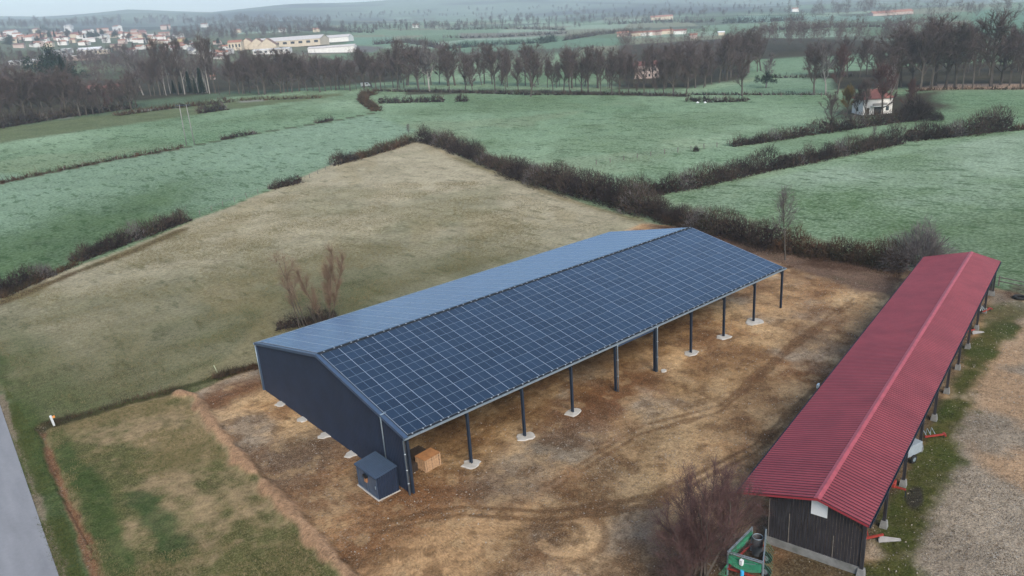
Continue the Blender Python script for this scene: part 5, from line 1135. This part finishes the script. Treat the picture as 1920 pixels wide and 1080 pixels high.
# ------------------------------------------------------------------ poles, fences, markers
p0, p1 = at(350, 273), at(365, 272)
hp = empty('twin_pole', (p0+p1)/2, 0, 'tall twin pole with crossbar carrying power lines in the left meadow', 'utility pole')
mid = (p0+p1)/2; dv = (p1-p0)/2; Hh = 13.2
for s in (-1, 1): MB().tube([dv*s+np.array([0, 0, -.3]), dv*s*.85+np.array([0, 0, Hh])], [.15, .11], 8).build('pole', M['pole'], hp, smooth=True)
MB().bar(dv*-1.75+np.array([0, 0, Hh-.2]), dv*1.75+np.array([0, 0, Hh-.2]), .16, .22).build('crossbar', M['steel'], hp)
for s in (-1.5, 0, 1.5): MB().tube([dv*s+np.array([0, 0, Hh-.1]), dv*s+np.array([0, 0, Hh+.25])], .07, 6).build('insulator', M['black'], hp)
def fence(pts, step, hgt, label, rails=1, th=.09, name='fence', rail_m='pole', rt=.02):
    W = np.array([at(x, y) for x, y in pts]); mid = W[0].copy(); e = empty(name, mid, 0, label, 'fence')
    seg_ = np.linalg.norm(np.diff(W[:, :2], axis=0), axis=1); cum = np.concatenate([[0], np.cumsum(seg_)]); n = max(2, int(cum[-1]/step)); n = min(n, 60); P = []
    for i in range(n+1):
        s = cum[-1]*i/n; x, y = np.interp(s, cum, W[:, 0]), np.interp(s, cum, W[:, 1]); q = np.array([x, y, float(zt(x, y))])-mid; P.append(q)
        MB().bar(q-[0, 0, .3], q+np.array([random.uniform(-.06, .06), 0, hgt*random.uniform(.85, 1.1)]), th, th).build('post', M['post'], e)
    mb = MB()
    for k in range(rails):
        z = hgt*(.9-.4*k)
        for a, b in zip(P, P[1:]): mb.bar(a+np.array([0, 0, z]), b+np.array([0, 0, z]), rt, rt if rt < .03 else rt*1.6)
    mb.build('rails' if rt > .03 else 'wire', M[rail_m], e)
fence([(1872, 536), (1900, 541), (1990, 562)], 2.6, 1.25, 'brown wooden post and rail fence behind the red shed', 2, .14, rail_m='post', rt=.07)
fence([(1118, 309), (1200, 296), (1290, 283), (1368, 272)], 4, 1.3, 'thin wire fence with wooden posts across the right meadow', 2, .15)
fence([(352, 414), (430, 382), (505, 356)], 4, 1.1, 'thin wire fence between green meadow and straw field, lower stretch', 1, .10)
fence([(565, 342), (625, 312)], 4, 1.1, 'thin wire fence between green meadow and straw field, upper stretch', 1, .10)
fence([(1292, 180), (1400, 181), (1540, 181)], 7, 1.4, 'thin wire fence along the near side of the far meadow', 1, .22)
fence([(120, 320), (240, 296), (345, 277)], 5, 1.3, 'wire fence in the thin hedge of the left meadows', 1, .14)
for (px, py, top, lab) in ((392, 102, 78, 'thin white mast beside the factory yard'), (412, 178, 146, 'wooden utility pole at the edge of the long dark wood')):
    p = at(px, py); e = empty('utility_pole', p, 0, lab, 'pole'); H_ = (py-top)*mpx(p)
    MB().tube([(0, 0, -.3), (0, 0, H_)], [.2, .12], 8).build('pole', M['white'] if px == 392 else M['darkwood'], e); MB().bar((-.7, 0, H_*.93), (.7, 0, H_*.93), .12, .12).build('crossarm', M['steel'], e)
p = at(102, 798); e = empty('marker_post', p, .3, 'white marker post with an orange top leaning at the track corner', 'marker post')
MB().add([(x, y, -.1) for x, y in ((-.09, -.05), (.09, -.05), (.09, .05), (-.09, .05))]+[(x-.12, y, 1.15) for x, y in ((-.09, -.05), (.09, -.05), (.09, .05), (-.09, .05))], [(3, 2, 1, 0), (4, 5, 6, 7), (0, 1, 5, 4), (1, 2, 6, 5), (2, 3, 7, 6), (3, 0, 4, 7)]).build('post', M['white'], e)
MB().box(.0, .26, -.03, .03, .78, 1.02).build('orange_plate', M['orange'], e)
p = at(408, 698); e = empty('stake', p, 0, 'short pale stake in the bank behind the tan earth ridge', 'stake'); MB().bar((0, 0, -.2), (-.25, 0, .95), .08, .08).build('rod', M['stake'], e)
# white rocks in the far meadow
for x, y, lab in ((1308, 193, 'white rock left of the pair in the far meadow'), (1322, 193, 'white rock right of the pair in the far meadow')):
    p = at(x, y); V = []; F = []
    for i in range(5):
        for j in range(8): r_ = .55*(1.0-.12*i*i*.4)*(.85+.3*random.random()); V.append((p[0]+r_*math.cos(j*PI/4)*1.3, p[1]+r_*math.sin(j*PI/4), p[2]-.2+.18*i))
    for i in range(4):
        for j in range(8): F.append((i*8+j, i*8+(j+1) % 8, (i+1)*8+(j+1) % 8, (i+1)*8+j))
    F.append(tuple(range(32, 40))); tag(MB().add(V, F).build('rock', M['white']), lab, 'rock')
# ------------------------------------------------------------------ loose stones and tufts
def stones():
    n = 15000; R = np.random.default_rng(5); Y1 = world_poly([(365, 738), (490, 690), (600, 700), (1205, 520), (1300, 425), (1700, 505), (1880, 545), (2300, 640), (2300, 1200), (700, 1200), (655, 1085), (520, 925), (400, 800)])
    X = R.uniform(-12, 80, n*3); Y = R.uniform(-45, 34, n*3); k = in_poly(Y1, X, Y) & (fbm(X, Y, 7, 91, 4) > R.uniform(.35, .68, n*3)); X = X[k][:n]; Y = Y[k][:n]; n = len(X)
    s = .02+.06*R.random(n)**4.0; base = np.array([[1, 0, -.3], [-.5, .8, -.3], [-.5, -.8, -.3], [.3, .1, .8], [-.3, .3, .7]]); V = np.empty((n, 5, 3)); a = R.uniform(0, 6.28, n)
    j = base[None]*R.uniform(.6, 1.3, (n, 5, 3)); V[..., 0] = X[:, None]+s[:, None]*(j[..., 0]*np.cos(a)[:, None]-j[..., 1]*np.sin(a)[:, None]); V[..., 1] = Y[:, None]+s[:, None]*(j[..., 0]*np.sin(a)[:, None]+j[..., 1]*np.cos(a)[:, None]); V[..., 2] = .03+s[:, None]*j[..., 2]
    f = np.array([[0, 1, 3], [1, 4, 3], [1, 2, 4], [2, 0, 3], [2, 3, 4]]); F = (f[None]+np.arange(n)[:, None, None]*5).reshape(-1, 3)
    tag(mesh_np('loose_stones', V.reshape(-1, 3), F, mat('pale stones', (.16, .13, .10), .9, col2=(.42, .38, .32), vscale=2.5)), 'loose pale stones scattered over the dirt and gravel yards', 'stones', kind='stuff')
stones()
def tufts(polyw, n, hts, cols, label, seed, name='grass_tufts', nz=(6, .42, .62)):
    R = np.random.default_rng(seed); lo = polyw.min(0); hi = polyw.max(0); X = R.uniform(lo[0], hi[0], n*3); Y = R.uniform(lo[1], hi[1], n*3)
    k = in_poly(polyw, X, Y) & (fbm(X, Y, nz[0], seed+100, 4) > R.uniform(nz[1], nz[2], n*3)); X = X[k][:n]; Y = Y[k][:n]; n = len(X)
    m = 4; P = np.repeat(np.stack([X, Y, zt(X, Y)-.03], 1), m, 0)+R.normal(size=(n*m, 3))*[.09, .09, 0]; D = R.normal(size=(n*m, 3))*.55+[0, 0, 1]
    V, F = slivers(P, D, R.uniform(*hts, n*m), R.uniform(.02, .05, n*m)); tag(mesh_np(name, V, F, mat(label, cols[0], .9, 0, .1, col2=cols[1], vscale=3.5)), label, 'grass', kind='stuff')
tufts(world_poly([(90, 806), (230, 765), (345, 738), (480, 900), (620, 1100), (190, 1100)]), 26000, (.08, .22), (lin(84, 98, 52, .62), lin(186, 166, 126, .62)), 'short dry and green grass on the patchy plot', 11)
tufts(world_poly([(8, 720), (50, 790), (70, 815), (165, 1100), (120, 1100), (60, 960)]), 5000, (.08, .2), (lin(70, 92, 46, .62), lin(120, 122, 74, .62)), 'rough green grass of the road verge', 12)
tufts(world_poly([(-30, 620), (0, 562), (350, 425), (560, 345), (900, 340), (1150, 420), (700, 560), (480, 690), (100, 785)]), 60000, (.1, .3), (lin(96, 98, 56, .6), lin(186, 168, 128, .6)), 'dry straw-coloured grass of the sloping field', 13, nz=(9, .35, .62))
tufts(world_poly([(1225, 424), (1300, 428), (1420, 455), (1560, 480), (1690, 510), (1690, 560), (1600, 545), (1480, 505), (1380, 470)]), 16000, (.12, .35), (lin(84, 60, 48, .6), lin(140, 112, 92, .6)), 'dead brown weeds on the bare earth behind the barn', 14, name='dead_weeds')
tufts(world_poly([(1880, 560), (1830, 620), (1790, 700), (1770, 780), (1730, 850), (1690, 960), (1640, 1080), (1700, 1080), (1760, 960), (1800, 830), (1850, 700), (1920, 620)]), 9000, (.06, .16), (lin(58, 76, 30, .6), lin(110, 106, 60, .6)), 'green weeds along the open side of the red shed', 15)
# ------------------------------------------------------------------ haze
hz = MB().box(-9800, 9800, -9800, 9800, -40, 620).build('haze', None)
hm_ = bpy.data.materials.new('haze'); hm_.use_nodes = True; n = hm_.node_tree.nodes; n.remove(n['Principled BSDF'])
pv = n.new('ShaderNodeVolumePrincipled'); pv.inputs['Color'].default_value = (.84, .93, 1, 1); pv.inputs['Density'].default_value = .00019; pv.inputs['Anisotropy'].default_value = .1
hm_.node_tree.links.new(pv.outputs[0], n['Material Output'].inputs['Volume']); hz.data.materials.clear(); hz.data.materials.append(hm_); tag(hz, 'pale blue winter haze over the whole valley', 'haze', kind='stuff')
